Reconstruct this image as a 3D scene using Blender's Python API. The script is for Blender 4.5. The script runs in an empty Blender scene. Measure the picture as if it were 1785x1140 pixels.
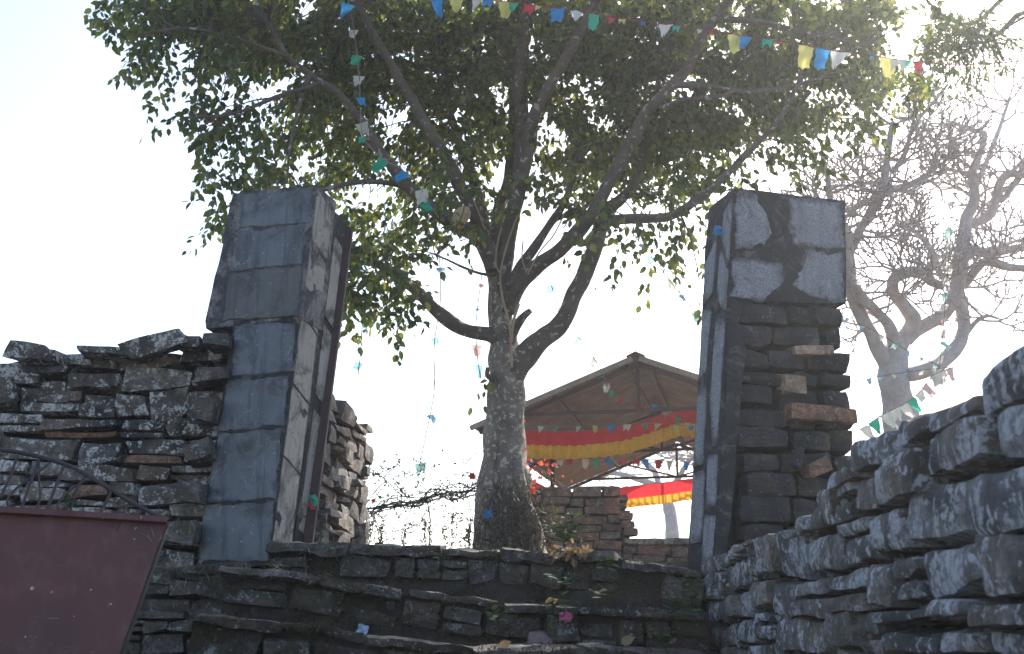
import bpy, bmesh, math, random
import numpy as np
from mathutils import Vector, Matrix, noise

rnd = random.Random(7)
npr = np.random.RandomState(7)
C = bpy.context.scene.collection
S = bpy.context.scene
R = math.radians

# ---------------------------------------------------------------- camera
EYE = 1.6
PITCH = R(15.0)
F = 2000.0
cam_d = bpy.data.cameras.new('camera')
cam_d.sensor_width = 36.0
cam_d.lens = 36.0 * F / 1785.0
cam_d.clip_start = 0.05
cam_d.clip_end = 3000
cam_d.dof.use_dof = True
cam_d.dof.focus_distance = 10.5
cam_d.dof.aperture_fstop = 5.0
cam = bpy.data.objects.new('camera', cam_d)
C.objects.link(cam)
cam.location = (0, 0, EYE)
cam.rotation_euler = (R(90) + PITCH, 0, 0)
S.camera = cam

# ---------------------------------------------------------------- light
SUN_EL, SUN_AZ = R(37), R(27)
W = bpy.data.worlds.new('World')
S.world = W
W.use_nodes = True
wn = W.node_tree
sky = wn.nodes.new('ShaderNodeTexSky')
sky.sky_type = 'NISHITA'
sky.sun_disc = False
sky.sun_elevation = SUN_EL
sky.sun_rotation = SUN_AZ
sky.air_density = 1.0
sky.dust_density = 1.6
sky.ozone_density = 1.0
bg = wn.nodes['Background']
bg.inputs['Strength'].default_value = 0.15
wn.links.new(sky.outputs[0], bg.inputs['Color'])
sd = bpy.data.lights.new('sun', 'SUN')
sd.energy = 4.2
sd.angle = R(0.5)
sd.color = (1.0, 0.93, 0.82)
sun = bpy.data.objects.new('sun', sd)
C.objects.link(sun)
sun_dir = Vector((math.sin(SUN_AZ) * math.cos(SUN_EL), math.cos(SUN_AZ) * math.cos(SUN_EL), math.sin(SUN_EL)))
sun.rotation_euler = sun_dir.to_track_quat('Z', 'Y').to_euler()
S.view_settings.view_transform = 'Standard'
S.view_settings.look = 'None'
S.view_settings.gamma = 1.0
S.view_settings.use_curve_mapping = False
S.view_settings.exposure = 1.2
S.cycles.max_bounces = 8
S.cycles.transparent_max_bounces = 8
S.cycles.volume_bounces = 1
S.cycles.sample_clamp_indirect = 6

# ---------------------------------------------------------------- geometry helpers
ct, st = math.cos(PITCH), math.sin(PITCH)

def ray(px, py):
    u = (px - 892.5) / F
    v = (570 - py) / F
    return Vector((u, ct - v * st, st + v * ct))

def P(px, py, Y):
    d = ray(px, py)
    return Vector((d.x * Y / d.y, Y, EYE + d.z * Y / d.y))

def on_plane(px, py, p0, n):
    d = ray(px, py)
    o = Vector((0, 0, EYE))
    t = (p0 - o).dot(n) / d.dot(n)
    return o + d * t

def props(o, label=None, cat=None, group=None, kind=None):
    if label: o['label'] = label
    if cat: o['category'] = cat
    if group: o['group'] = group
    if kind: o['kind'] = kind
    return o

def empty(name, loc, label, cat, group=None):
    o = bpy.data.objects.new(name, None)
    C.objects.link(o)
    o.location = loc
    o.empty_display_size = 0.1
    return props(o, label, cat, group)

def wl(o):
    v = o.location.copy()
    while o.parent is not None:
        o = o.parent; v += o.location
    return v

def link(name, me, mat=None, parent=None, loc=None, mtx=None):
    if mat is not None and len(me.materials) == 0:
        me.materials.append(mat)
    o = bpy.data.objects.new(name, me)
    C.objects.link(o)
    if mtx is not None:
        m = mtx
    else:
        m = Matrix.Translation(loc) if loc is not None else Matrix.Identity(4)
    if parent is not None:
        o.parent = parent
        pm = Matrix.Translation(wl(parent))
        o.matrix_local = pm.inverted() @ m
    else:
        o.matrix_world = m
    return o

def mesh(vs, fs, smooth=False, sharp=None):
    me = bpy.data.meshes.new('m')
    me.from_pydata([tuple(v) for v in vs], [], fs)
    me.validate()
    if smooth:
        me.polygons.foreach_set('use_smooth', [True] * len(me.polygons))
        if sharp is not None:
            me.set_sharp_from_angle(angle=R(sharp))
    me.update()
    return me

class MB:
    def __init__(s):
        s.v = []; s.f = []
    def add(s, vs, fs):
        k = len(s.v)
        s.v += [Vector(v) for v in vs]
        s.f += [tuple(i + k for i in f) for f in fs]
    def box(s, c, sx, sy, sz, ax=None):
        c = Vector(c)
        ax = ax or (Vector((1, 0, 0)), Vector((0, 1, 0)), Vector((0, 0, 1)))
        vs = [c + ax[0] * (i * sx / 2) + ax[1] * (j * sy / 2) + ax[2] * (k * sz / 2) for i in (-1, 1) for j in (-1, 1) for k in (-1, 1)]
        s.add(vs, [(0, 1, 3, 2), (4, 6, 7, 5), (0, 4, 5, 1), (2, 3, 7, 6), (0, 2, 6, 4), (1, 5, 7, 3)])
    def bar(s, a, b, w, h=None, up=Vector((0, 0, 1))):
        a = Vector(a); b = Vector(b); h = h or w
        d = (b - a); L = d.length; d.normalize()
        x = d.cross(up)
        if x.length < 1e-4: x = d.cross(Vector((1, 0, 0)))
        x.normalize(); y = x.cross(d)
        s.box((a + b) / 2, L, w, h, (d, x, y))
    def tube(s, pts, rad, n=8, cap=True, lump=0.0):
        k = len(s.v)
        m = len(pts)
        prev = None
        for i in range(m):
            d = (pts[min(i + 1, m - 1)] - pts[max(i - 1, 0)])
            if d.length < 1e-6: d = Vector((0, 0, 1))
            d.normalize()
            if prev is None:
                x = d.cross(Vector((0.3, 0.9, 0.1)))
                if x.length < 1e-3: x = d.cross(Vector((1, 0, 0)))
            else:
                x = prev - d * prev.dot(d)
            x.normalize(); prev = x
            y = d.cross(x)
            r = rad[i] if isinstance(rad, (list, tuple)) else rad
            for j in range(n):
                a = 2 * math.pi * j / n
                q = r
                if lump:
                    q = r * (1 + lump * noise.noise(pts[i] * 4 + Vector((math.cos(a), math.sin(a), 0)) * 1.2))
                s.v.append(pts[i] + x * (math.cos(a) * q) + y * (math.sin(a) * q))
        for i in range(m - 1):
            for j in range(n):
                a = k + i * n + j; b = k + i * n + (j + 1) % n
                s.f.append((a, b, b + n, a + n))
        if cap:
            s.f.append(tuple(k + j for j in reversed(range(n))))
            s.f.append(tuple(k + (m - 1) * n + j for j in range(n)))
    def build(s, name, mat, parent=None, smooth=False, sharp=None, kind=None):
        base = wl(parent) if parent is not None else Vector((0, 0, 0))
        me = mesh([v - base for v in s.v], s.f, smooth, sharp)
        o = link(name, me, mat, parent, loc=base)
        if kind: o['kind'] = kind
        return o

def prism(poly, n, t):
    """polygon of 3d points extruded by t along n (n outwards)"""
    k = len(poly)
    vs = list(poly) + [p + n * t for p in poly]
    fs = [tuple(range(k)), tuple(reversed(range(k, 2 * k)))]
    fs += [(i, i + k, (i + 1) % k + k, (i + 1) % k) for i in range(k)]
    return vs, fs

def fix_normals(o):
    bm = bmesh.new(); bm.from_mesh(o.data)
    bmesh.ops.recalc_face_normals(bm, faces=bm.faces)
    bm.to_mesh(o.data); bm.free()

def catmull(pts, rad, sub=4):
    out = []; ro = []
    n = len(pts)
    for i in range(n - 1):
        p0 = pts[max(i - 1, 0)]; p1 = pts[i]; p2 = pts[i + 1]; p3 = pts[min(i + 2, n - 1)]
        for k in range(sub):
            t = k / sub
            t2 = t * t; t3 = t2 * t
            out.append(0.5 * ((2 * p1) + (p2 - p0) * t + (2 * p0 - 5 * p1 + 4 * p2 - p3) * t2 + (3 * p1 - p0 - 3 * p2 + p3) * t3))
            ro.append(rad[i] * (1 - t) + rad[i + 1] * t)
    out.append(pts[-1]); ro.append(rad[-1])
    return out, ro

# ---------------------------------------------------------------- materials
def new_mat(name):
    m = bpy.data.materials.new(name); m.use_nodes = True
    nt = m.node_tree
    return m, nt, nt.nodes['Principled BSDF']

def nd(nt, t, **k):
    n = nt.nodes.new(t)
    for a, b in k.items(): setattr(n, a, b)
    return n

def noise_n(nt, vec, scale, detail=6, rough=0.6, dist=0.0):
    n = nd(nt, 'ShaderNodeTexNoise')
    n.inputs['Scale'].default_value = scale
    n.inputs['Detail'].default_value = detail
    n.inputs['Roughness'].default_value = rough
    n.inputs['Distortion'].default_value = dist
    nt.links.new(vec, n.inputs['Vector'])
    return n.outputs['Fac']

def ramp(nt, fac, stops):
    r = nd(nt, 'ShaderNodeValToRGB')
    e = r.color_ramp.elements
    while len(e) > 1: e.remove(e[0])
    e[0].position = stops[0][0]; e[0].color = (*stops[0][1], 1)
    for p, c in stops[1:]:
        q = e.new(p); q.color = (*c, 1)
    nt.links.new(fac, r.inputs['Fac'])
    return r.outputs['Color']

def mixc(nt, fac, a, b, mode='MIX'):
    m = nd(nt, 'ShaderNodeMix', data_type='RGBA', blend_type=mode)
    if isinstance(fac, float): m.inputs[0].default_value = fac
    else: nt.links.new(fac, m.inputs[0])
    for i, x in ((6, a), (7, b)):
        if isinstance(x, tuple): m.inputs[i].default_value = (*x, 1)
        else: nt.links.new(x, m.inputs[i])
    return m.outputs[2]

def bw(x): return (x, x, x)

def scaled_pos(nt, sx=1, sy=1, sz=1):
    g = nd(nt, 'ShaderNodeNewGeometry')
    m = nd(nt, 'ShaderNodeMapping')
    m.inputs['Scale'].default_value = (sx, sy, sz)
    nt.links.new(g.outputs['Position'], m.inputs['Vector'])
    return m.outputs['Vector']

def bump(nt, b, h, strength=0.6, dist=0.01, chain=None):
    n = nd(nt, 'ShaderNodeBump')
    n.inputs['Strength'].default_value = strength
    n.inputs['Distance'].default_value = dist
    nt.links.new(h, n.inputs['Height'])
    if chain is not None: nt.links.new(chain, n.inputs['Normal'])
    nt.links.new(n.outputs[0], b.inputs['Normal'])
    return n.outputs[0]

def stone_mat(name, cols, lichen=0.5, lcol=(0.42, 0.43, 0.46), stain=0.5, scale=1.0, moss=0.0, rough=0.9):
    m, nt, b = new_mat(name)
    pos = scaled_pos(nt)
    oi = nd(nt, 'ShaderNodeObjectInfo')
    base = ramp(nt, oi.outputs['Random'], [(i / max(1, len(cols) - 1), c) for i, c in enumerate(cols)])
    # per stone shift of the texture
    add = nd(nt, 'ShaderNodeVectorMath', operation='ADD')
    cx = nd(nt, 'ShaderNodeCombineXYZ')
    mu = nd(nt, 'ShaderNodeMath', operation='MULTIPLY'); mu.inputs[1].default_value = 37.0
    nt.links.new(oi.outputs['Random'], mu.inputs[0])
    nt.links.new(mu.outputs[0], cx.inputs[0]); nt.links.new(mu.outputs[0], cx.inputs[2])
    nt.links.new(pos, add.inputs[0]); nt.links.new(cx.outputs[0], add.inputs[1])
    v = add.outputs[0]
    n1 = noise_n(nt, v, 9 * scale, 8, 0.7)
    c = mixc(nt, 0.85, base, ramp(nt, n1, [(0.30, bw(0.30)), (0.5, bw(0.95)), (0.68, bw(1.9))]), 'MULTIPLY')
    fine = noise_n(nt, v, 38 * scale, 6, 0.75)
    c = mixc(nt, 0.8, c, ramp(nt, fine, [(0.36, bw(0.35)), (0.5, bw(1.0)), (0.64, bw(1.7))]), 'MULTIPLY')
    c = mixc(nt, ramp(nt, noise_n(nt, v, 5, 4, 0.6), [(0.48, bw(0)), (0.62, bw(0.55))]), c, (0.12, 0.085, 0.055), 'MIX')
    st_ = noise_n(nt, pos, 2.2 * scale, 4, 0.6, 0.4)
    c = mixc(nt, ramp(nt, st_, [(0.62 - 0.3 * stain, bw(0)), (0.78 - 0.25 * stain, bw(1))]), c, (0.028, 0.027, 0.027))
    # lichen: crusty pale patches, eaten edges
    l1 = noise_n(nt, v, 7 * scale, 9, 0.72, 0.9)
    l2 = noise_n(nt, v, 60 * scale, 4, 0.7)
    lm = nd(nt, 'ShaderNodeMath', operation='MULTIPLY_ADD')
    nt.links.new(l2, lm.inputs[0]); lm.inputs[1].default_value = 0.35; nt.links.new(l1, lm.inputs[2])
    th = 0.80 - 0.15 * lichen
    mask = ramp(nt, lm.outputs[0], [(th, bw(0)), (th + 0.035, bw(0.92))])
    c = mixc(nt, mask, c, mixc(nt, ramp(nt, l2, [(0.38, bw(0)), (0.58, bw(1))]), tuple(x * 0.35 for x in lcol), lcol))
    sp = noise_n(nt, v, 28 * scale, 2, 0.5)
    c = mixc(nt, ramp(nt, sp, [(0.70 - 0.06 * lichen, bw(0)), (0.72 - 0.06 * lichen, bw(0.8))]), c, lcol)
    if moss > 0:
        mn = noise_n(nt, pos, 4.5, 8, 0.7, 0.6)
        c = mixc(nt, ramp(nt, mn, [(0.66 - 0.25 * moss, bw(0)), (0.8 - 0.2 * moss, bw(1))]), c, (0.06, 0.05, 0.028))
    nt.links.new(c, b.inputs['Base Color'])
    b.inputs['Roughness'].default_value = rough
    ch = bump(nt, b, noise_n(nt, v, 22 * scale, 10, 0.75), 0.9, 0.02)
    # bedding planes, fine horizontal splits in the slate
    pz = scaled_pos(nt, 2, 2, 30)
    bump(nt, b, noise_n(nt, pz, 1.5, 5, 0.6), 0.7, 0.012, ch)
    return m

M = {}
M['stone_left'] = stone_mat('lichened schist', [(0.12, 0.10, 0.085), (0.20, 0.165, 0.14), (0.08, 0.07, 0.062), (0.22, 0.19, 0.17), (0.16, 0.12, 0.09), (0.12, 0.11, 0.105)], 0.6, (0.55, 0.53, 0.51), 0.45, 0.8)
M['stone_right'] = stone_mat('blue grey lichened schist', [(0.10, 0.095, 0.10), (0.21, 0.18, 0.16), (0.07, 0.07, 0.078), (0.17, 0.145, 0.13), (0.12, 0.12, 0.13), (0.20, 0.19, 0.19)], 0.75, (0.48, 0.48, 0.51), 0.35, 0.55)
M['stone_rear'] = stone_mat('brown schist', [(0.16, 0.14, 0.125), (0.22, 0.18, 0.15), (0.12, 0.115, 0.11), (0.20, 0.18, 0.165)], 0.4, (0.36, 0.34, 0.33), 0.35)
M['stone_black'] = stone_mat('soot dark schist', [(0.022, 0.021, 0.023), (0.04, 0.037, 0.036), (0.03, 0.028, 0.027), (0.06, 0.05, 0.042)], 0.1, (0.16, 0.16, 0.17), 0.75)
M['stone_step'] = stone_mat('mossy step stone', [(0.085, 0.070, 0.058), (0.13, 0.115, 0.11), (0.065, 0.055, 0.048), (0.11, 0.088, 0.072)], 0.35, (0.34, 0.34, 0.33), 0.45, 1.1, 0.75)
M['brick_old'] = stone_mat('old red brick', [(0.20, 0.085, 0.055), (0.13, 0.10, 0.085), (0.26, 0.11, 0.07), (0.15, 0.12, 0.105), (0.19, 0.11, 0.08), (0.11, 0.095, 0.085)], 0.22, (0.28, 0.24, 0.22), 0.3, 1.6)
M['brick_pale'] = stone_mat('worn pale brick', [(0.36, 0.21, 0.14), (0.42, 0.27, 0.19)], 0.5, (0.48, 0.40, 0.32), 0.0, 2.5)
M['brick_orange'] = stone_mat('orange brick chip', [(0.26, 0.14, 0.09), (0.22, 0.13, 0.095)], 0.1, (0.3, 0.25, 0.2), 0.2, 2.0)

def slab_mat(name, base, blotch, streak, speck=0.0, glossy=0.55):
    m, nt, b = new_mat(name)
    pos = scaled_pos(nt)
    oi = nd(nt, 'ShaderNodeObjectInfo')
    add = nd(nt, 'ShaderNodeVectorMath', operation='ADD')
    nt.links.new(pos, add.inputs[0]); nt.links.new(oi.outputs['Random'], add.inputs[1])
    v = add.outputs[0]
    c = mixc(nt, ramp(nt, noise_n(nt, v, 3.0, 8, 0.65, 0.5), [(0.35, bw(0)), (0.7, bw(1))]), base, blotch)
    # dark runs of rain and soot
    sv = scaled_pos(nt, 11, 11, 1.1)
    c = mixc(nt, ramp(nt, noise_n(nt, sv, 1.0, 5, 0.6), [(0.52, bw(0)), (0.66, bw(0.85))]), c, streak)
    c = mixc(nt, ramp(nt, noise_n(nt, v, 16, 8, 0.8), [(0.60, bw(0)), (0.72, bw(0.5))]), c, (0.16, 0.15, 0.14))
    if speck:
        sp = noise_n(nt, v, 95, 3, 0.6)
        c = mixc(nt, ramp(nt, sp, [(0.40, bw(0.75)), (0.56, bw(0))]), c, (0.10, 0.10, 0.115))
    c = mixc(nt, ramp(nt, noise_n(nt, v, 45, 2, 0.5), [(0.70, bw(0)), (0.74, bw(0.8))]), c, (0.42, 0.42, 0.40))
    tc = nd(nt, 'ShaderNodeTexCoord')
    sx_ = nd(nt, 'ShaderNodeSeparateXYZ'); nt.links.new(tc.outputs['Generated'], sx_.inputs[0])
    ed = []
    for ax_ in (0, 2):
        q = nd(nt, 'ShaderNodeMath', operation='SUBTRACT'); nt.links.new(sx_.outputs[ax_], q.inputs[0]); q.inputs[1].default_value = 0.5
        q2 = nd(nt, 'ShaderNodeMath', operation='ABSOLUTE'); nt.links.new(q.outputs[0], q2.inputs[0]); ed.append(q2)
    mxn = nd(nt, 'ShaderNodeMath', operation='MAXIMUM'); nt.links.new(ed[0].outputs[0], mxn.inputs[0]); nt.links.new(ed[1].outputs[0], mxn.inputs[1])
    nz_ = nd(nt, 'ShaderNodeMath', operation='MULTIPLY_ADD'); nt.links.new(noise_n(nt, pos, 13, 8, 0.7, 0.5), nz_.inputs[0]); nz_.inputs[1].default_value = 0.42; nt.links.new(mxn.outputs[0], nz_.inputs[2])
    c = mixc(nt, ramp(nt, nz_.outputs[0], [(0.55 + 0.08 * (1 - speck), bw(0)), (0.69 + 0.06 * (1 - speck), bw(0.92))]), c, (0.045, 0.042, 0.043))
    st = noise_n(nt, pos, 4.2, 10, 0.72, 0.7)
    c = mixc(nt, ramp(nt, st, [(0.50 + 0.06 * speck, bw(0)), (0.62 + 0.06 * speck, bw(0.9))]), c, (0.035, 0.033, 0.034))
    c = mixc(nt, ramp(nt, noise_n(nt, pos, 7.0, 9, 0.75, 1.2), [(0.60, bw(0)), (0.66, bw(0.5))]), c, tuple(min(1, x * 2.2) for x in base))
    nt.links.new(c, b.inputs['Base Color'])
    b.inputs['Roughness'].default_value = glossy
    ch = bump(nt, b, noise_n(nt, v, 60, 6, 0.7), 0.5, 0.004)
    bump(nt, b, noise_n(nt, v, 8, 5, 0.6), 0.5, 0.01, ch)
    return m

M['slate'] = slab_mat('blue slate slab', (0.13, 0.14, 0.163), (0.075, 0.079, 0.09), (0.04, 0.042, 0.05))
M['slate_brown'] = slab_mat('brown stained slate slab', (0.10, 0.10, 0.10), (0.075, 0.07, 0.062), (0.04, 0.038, 0.036))
M['pebble_slab'] = slab_mat('grainy grey slab', (0.30, 0.30, 0.32), (0.25, 0.245, 0.26), (0.17, 0.17, 0.18), 1.0, 0.9)
M['side_slab'] = slab_mat('pale side slab', (0.30, 0.285, 0.265), (0.22, 0.21, 0.20), (0.12, 0.11, 0.10), 0.0, 0.75)

def mortar_mat(name, dark, light, amt):
    m, nt, b = new_mat(name)
    pos = scaled_pos(nt)
    n1 = noise_n(nt, pos, 5, 10, 0.75, 0.8)
    c = mixc(nt, ramp(nt, n1, [(0.62 - amt, bw(0)), (0.74 - amt, bw(1))]), dark, light)
    c = mixc(nt, ramp(nt, noise_n(nt, pos, 40, 6, 0.8), [(0.4, bw(0.5)), (0.6, bw(0))]), c, (0.02, 0.02, 0.02))
    nt.links.new(c, b.inputs['Base Color'])
    b.inputs['Roughness'].default_value = 0.95
    bump(nt, b, noise_n(nt, pos, 30, 10, 0.8), 1.0, 0.03)
    return m
M['mortar_dark'] = mortar_mat('blackened mortar', (0.045, 0.042, 0.044), (0.19, 0.18, 0.185), 0.10)
M['mortar_plaster'] = mortar_mat('stained plaster', (0.05, 0.048, 0.05), (0.22, 0.205, 0.20), 0.1)
M['plaster_pale'] = mortar_mat('chalky plaster', (0.10, 0.095, 0.10), (0.34, 0.31, 0.31), 0.16)
M['core'] = mortar_mat('earth packing', (0.02, 0.018, 0.016), (0.05, 0.042, 0.034), 0.05)
M['soil'] = mortar_mat('dry mossy soil', (0.075, 0.058, 0.042), (0.14, 0.112, 0.085), 0.1)

def simple(name, col, rough=0.8, var=0.3, scale=20, bmp=0.3, metal=0.0, second=None):
    m, nt, b = new_mat(name)
    pos = scaled_pos(nt)
    n1 = noise_n(nt, pos, scale, 7, 0.7)
    d = second or tuple(x * (1 - var) for x in col)
    c = mixc(nt, ramp(nt, n1, [(0.4, bw(0)), (0.62, bw(1))]), col, d)
    nt.links.new(c, b.inputs['Base Color'])
    b.inputs['Roughness'].default_value = rough
    b.inputs['Metallic'].default_value = metal
    if bmp: bump(nt, b, n1, bmp, 0.006)
    return m

# painted gate sheet: faded maroon, scratches, bird droppings
def gate_mat():
    m, nt, b = new_mat('faded maroon paint')
    pos = scaled_pos(nt)
    c = mixc(nt, ramp(nt, noise_n(nt, pos, 3, 7, 0.65), [(0.35, bw(0)), (0.7, bw(1))]), (0.105, 0.029, 0.018), (0.070, 0.022, 0.015))
    c = mixc(nt, ramp(nt, noise_n(nt, scaled_pos(nt, 14, 14, 2), 1, 5, 0.6), [(0.50, bw(0)), (0.70, bw(0.5))]), c, (0.14, 0.062, 0.045))
    c = mixc(nt, ramp(nt, noise_n(nt, pos, 6, 10, 0.8, 0.5), [(0.60, bw(0)), (0.68, bw(0.8))]), c, (0.10, 0.045, 0.025))
    c = mixc(nt, ramp(nt, noise_n(nt, scaled_pos(nt, 5, 5, 30), 1.5, 3, 0.6, 2.0), [(0.70, bw(0)), (0.72, bw(0.6))]), c, (0.28, 0.2, 0.19))
    c = mixc(nt, ramp(nt, noise_n(nt, scaled_pos(nt, 9, 9, 6), 3, 3, 0.5), [(0.735, bw(0)), (0.76, bw(0.8))]), c, (0.45, 0.43, 0.42))
    c = mixc(nt, ramp(nt, noise_n(nt, pos, 70, 3, 0.6), [(0.72, bw(0)), (0.76, bw(0.6))]), c, (0.25, 0.2, 0.19))
    nt.links.new(c, b.inputs['Base Color'])
    b.inputs['Roughness'].default_value = 0.5
    ch = bump(nt, b, noise_n(nt, pos, 4, 3, 0.5), 0.8, 0.03)
    bump(nt, b, noise_n(nt, pos, 50, 6, 0.7), 0.3, 0.004, ch)
    return m
M['gate'] = gate_mat()
M['gate_dark'] = simple('dark gate iron', (0.035, 0.026, 0.026), 0.7)
M['rail'] = simple('rusty maroon steel', (0.085, 0.045, 0.04), 0.75, second=(0.05, 0.035, 0.033))
M['truss'] = simple('maroon truss paint', (0.085, 0.022, 0.022), 0.6, second=(0.04, 0.016, 0.016))
M['tin'] = simple('dull corrugated tin', (0.34, 0.24, 0.20), 0.6, scale=3, second=(0.25, 0.14, 0.10), bmp=0.1)
M['tin_ridge'] = simple('weathered ridge tin', (0.33, 0.29, 0.26), 0.6, scale=5, second=(0.24, 0.19, 0.16))

def bark_mat(name, a, b_, spots, scol, sc=1.0):
    m, nt, b = new_mat(name)
    pos = scaled_pos(nt)
    c = mixc(nt, ramp(nt, noise_n(nt, pos, 4 * sc, 8, 0.7, 0.4), [(0.35, bw(0)), (0.65, bw(1))]), a, b_)
    l = noise_n(nt, pos, 14 * sc, 4, 0.55, 0.2)
    c = mixc(nt, ramp(nt, l, [(0.68 - spots, bw(0)), (0.73 - spots, bw(0.9))]), c, scol)
    nt.links.new(c, b.inputs['Base Color'])
    b.inputs['Roughness'].default_value = 0.9
    ch = bump(nt, b, noise_n(nt, scaled_pos(nt, 6, 6, 22), 1.5, 6, 0.6), 0.7, 0.02)
    bump(nt, b, noise_n(nt, pos, 30, 8, 0.7), 0.8, 0.02, ch)
    return m
M['bark'] = bark_mat('grey fig bark', (0.16, 0.125, 0.10), (0.085, 0.066, 0.055), 0.08, (0.36, 0.33, 0.29))
M['bark_trunk'] = bark_mat('lichen speckled trunk bark', (0.25, 0.205, 0.165), (0.13, 0.10, 0.08), 0.13, (0.46, 0.42, 0.34), 1.6)
M['bark_root'] = bark_mat('pale aerial root', (0.42, 0.31, 0.20), (0.32, 0.23, 0.15), 0.0, (0.4, 0.38, 0.3))
M['bark_frangi'] = bark_mat('pale grey frangipani bark', (0.62, 0.55, 0.54), (0.45, 0.39, 0.39), 0.06, (0.52, 0.48, 0.46), 2.0)  # naturally pale bark, lightened further to imitate lens flare over the tree
M['bark_fine'] = bark_mat('brown twig bark', (0.14, 0.10, 0.085), (0.09, 0.065, 0.055), 0.0, (0.2, 0.18, 0.15))
M['straw'] = simple('matted straw', (0.62, 0.46, 0.28), 0.95, scale=120, second=(0.40, 0.28, 0.16), bmp=1.0)
M['dry_vine'] = simple('dry dark vine', (0.06, 0.045, 0.05), 0.9)
M['wire'] = simple('galvanised wire', (0.16, 0.15, 0.16), 0.6)

def leaf_mat(name, cols, trans, tw=0.5, rough=0.35):
    m, nt, b = new_mat(name)
    g = nd(nt, 'ShaderNodeNewGeometry')
    oi = nd(nt, 'ShaderNodeObjectInfo')
    ad = nd(nt, 'ShaderNodeMath', operation='ADD'); nt.links.new(g.outputs['Random Per Island'], ad.inputs[0]); nt.links.new(oi.outputs['Random'], ad.inputs[1])
    fr = nd(nt, 'ShaderNodeMath', operation='FRACT'); nt.links.new(ad.outputs[0], fr.inputs[0])
    n = len(cols)
    c = ramp(nt, fr.outputs[0], [(i / (n - 1), x) for i, x in enumerate(cols)])
    t = ramp(nt, fr.outputs[0], [(i / (len(trans) - 1), x) for i, x in enumerate(trans)])
    nt.links.new(c, b.inputs['Base Color'])
    b.inputs['Roughness'].default_value = rough
    tr = nd(nt, 'ShaderNodeBsdfTranslucent'); nt.links.new(t, tr.inputs['Color'])
    mx = nd(nt, 'ShaderNodeMixShader'); mx.inputs[0].default_value = tw
    nt.links.new(b.outputs[0], mx.inputs[1]); nt.links.new(tr.outputs[0], mx.inputs[2])
    nt.links.new(mx.outputs[0], nt.nodes['Material Output'].inputs['Surface'])
    return m
M['leaf'] = leaf_mat('fig leaf', [(0.045, 0.075, 0.028), (0.03, 0.055, 0.022), (0.06, 0.09, 0.03), (0.04, 0.065, 0.03), (0.09, 0.10, 0.03)],
                     [(0.16, 0.26, 0.04), (0.05, 0.09, 0.02), (0.34, 0.40, 0.05), (0.07, 0.13, 0.025), (0.55, 0.52, 0.07), (0.12, 0.21, 0.04), (0.05, 0.09, 0.02)], 0.40)
M['needle'] = leaf_mat('feathery leaf', [(0.05, 0.085, 0.045), (0.07, 0.10, 0.05)], [(0.12, 0.18, 0.06), (0.2, 0.22, 0.08)], 0.4, 0.5)
M['weed'] = leaf_mat('weed leaf', [(0.035, 0.07, 0.025), (0.05, 0.09, 0.03), (0.025, 0.045, 0.02)], [(0.07, 0.12, 0.03), (0.09, 0.13, 0.04)], 0.25, 0.85)
M['dry_leaf'] = leaf_mat('dry fallen leaf', [(0.34, 0.22, 0.11), (0.22, 0.13, 0.07), (0.42, 0.30, 0.17)], [(0.4, 0.26, 0.1), (0.3, 0.18, 0.08)], 0.3, 0.7)
M['vine_leaf'] = leaf_mat('dry vine leaf', [(0.05, 0.045, 0.045), (0.07, 0.06, 0.05), (0.05, 0.055, 0.035)], [(0.09, 0.07, 0.05), (0.08, 0.08, 0.04)], 0.25, 0.7)
M['creeper'] = leaf_mat('creeper leaf', [(0.05, 0.055, 0.03), (0.07, 0.06, 0.04), (0.035, 0.045, 0.025)], [(0.1, 0.1, 0.05), (0.12, 0.09, 0.05)], 0.3, 0.7)
M['red_bract'] = leaf_mat('red flower bract', [(0.42, 0.05, 0.05), (0.50, 0.10, 0.05), (0.32, 0.03, 0.05)], [(0.5, 0.06, 0.06), (0.55, 0.14, 0.05)], 0.5, 0.6)
M['moss'] = leaf_mat('moss tuft', [(0.06, 0.05, 0.028), (0.085, 0.068, 0.038), (0.11, 0.085, 0.055)], [(0.06, 0.06, 0.02), (0.07, 0.06, 0.02)], 0.2, 0.9)
M['grass_dry'] = leaf_mat('dry grass', [(0.38, 0.30, 0.17), (0.22, 0.19, 0.10)], [(0.45, 0.35, 0.18), (0.3, 0.25, 0.12)], 0.35, 0.7)

def cloth(name, col, tr=0.35, weave=True):
    m, nt, b = new_mat(name)
    pos = scaled_pos(nt)
    c = mixc(nt, ramp(nt, noise_n(nt, pos, 12, 5, 0.6), [(0.35, bw(0)), (0.7, bw(1))]), col, tuple(x * 0.8 for x in col))
    nt.links.new(c, b.inputs['Base Color'])
    b.inputs['Roughness'].default_value = 0.8
    t = nd(nt, 'ShaderNodeBsdfTranslucent'); nt.links.new(c, t.inputs['Color'])
    mx = nd(nt, 'ShaderNodeMixShader'); mx.inputs[0].default_value = tr
    nt.links.new(b.outputs[0], mx.inputs[1]); nt.links.new(t.outputs[0], mx.inputs[2])
    nt.links.new(mx.outputs[0], nt.nodes['Material Output'].inputs['Surface'])
    bump(nt, b, noise_n(nt, pos, 40, 4, 0.6), 0.2, 0.01)
    return m
COL = {'blue': (0.03, 0.30, 0.68), 'green': (0.04, 0.48, 0.32), 'red': (0.62, 0.07, 0.10), 'yellow': (0.68, 0.64, 0.22), 'white': (0.72, 0.70, 0.66)}
COL.update({'glare_blue': (0.35, 0.62, 0.78), 'glare_green': (0.45, 0.75, 0.68), 'glare_pink': (0.80, 0.55, 0.55), 'glare_cream': (0.85, 0.82, 0.72)})  # lighter flag colours, imitating cloth washed out by bright sky and haze
for k, v in COL.items(): M['flag_' + k] = cloth('flag cloth ' + k, v, 0.45)
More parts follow.
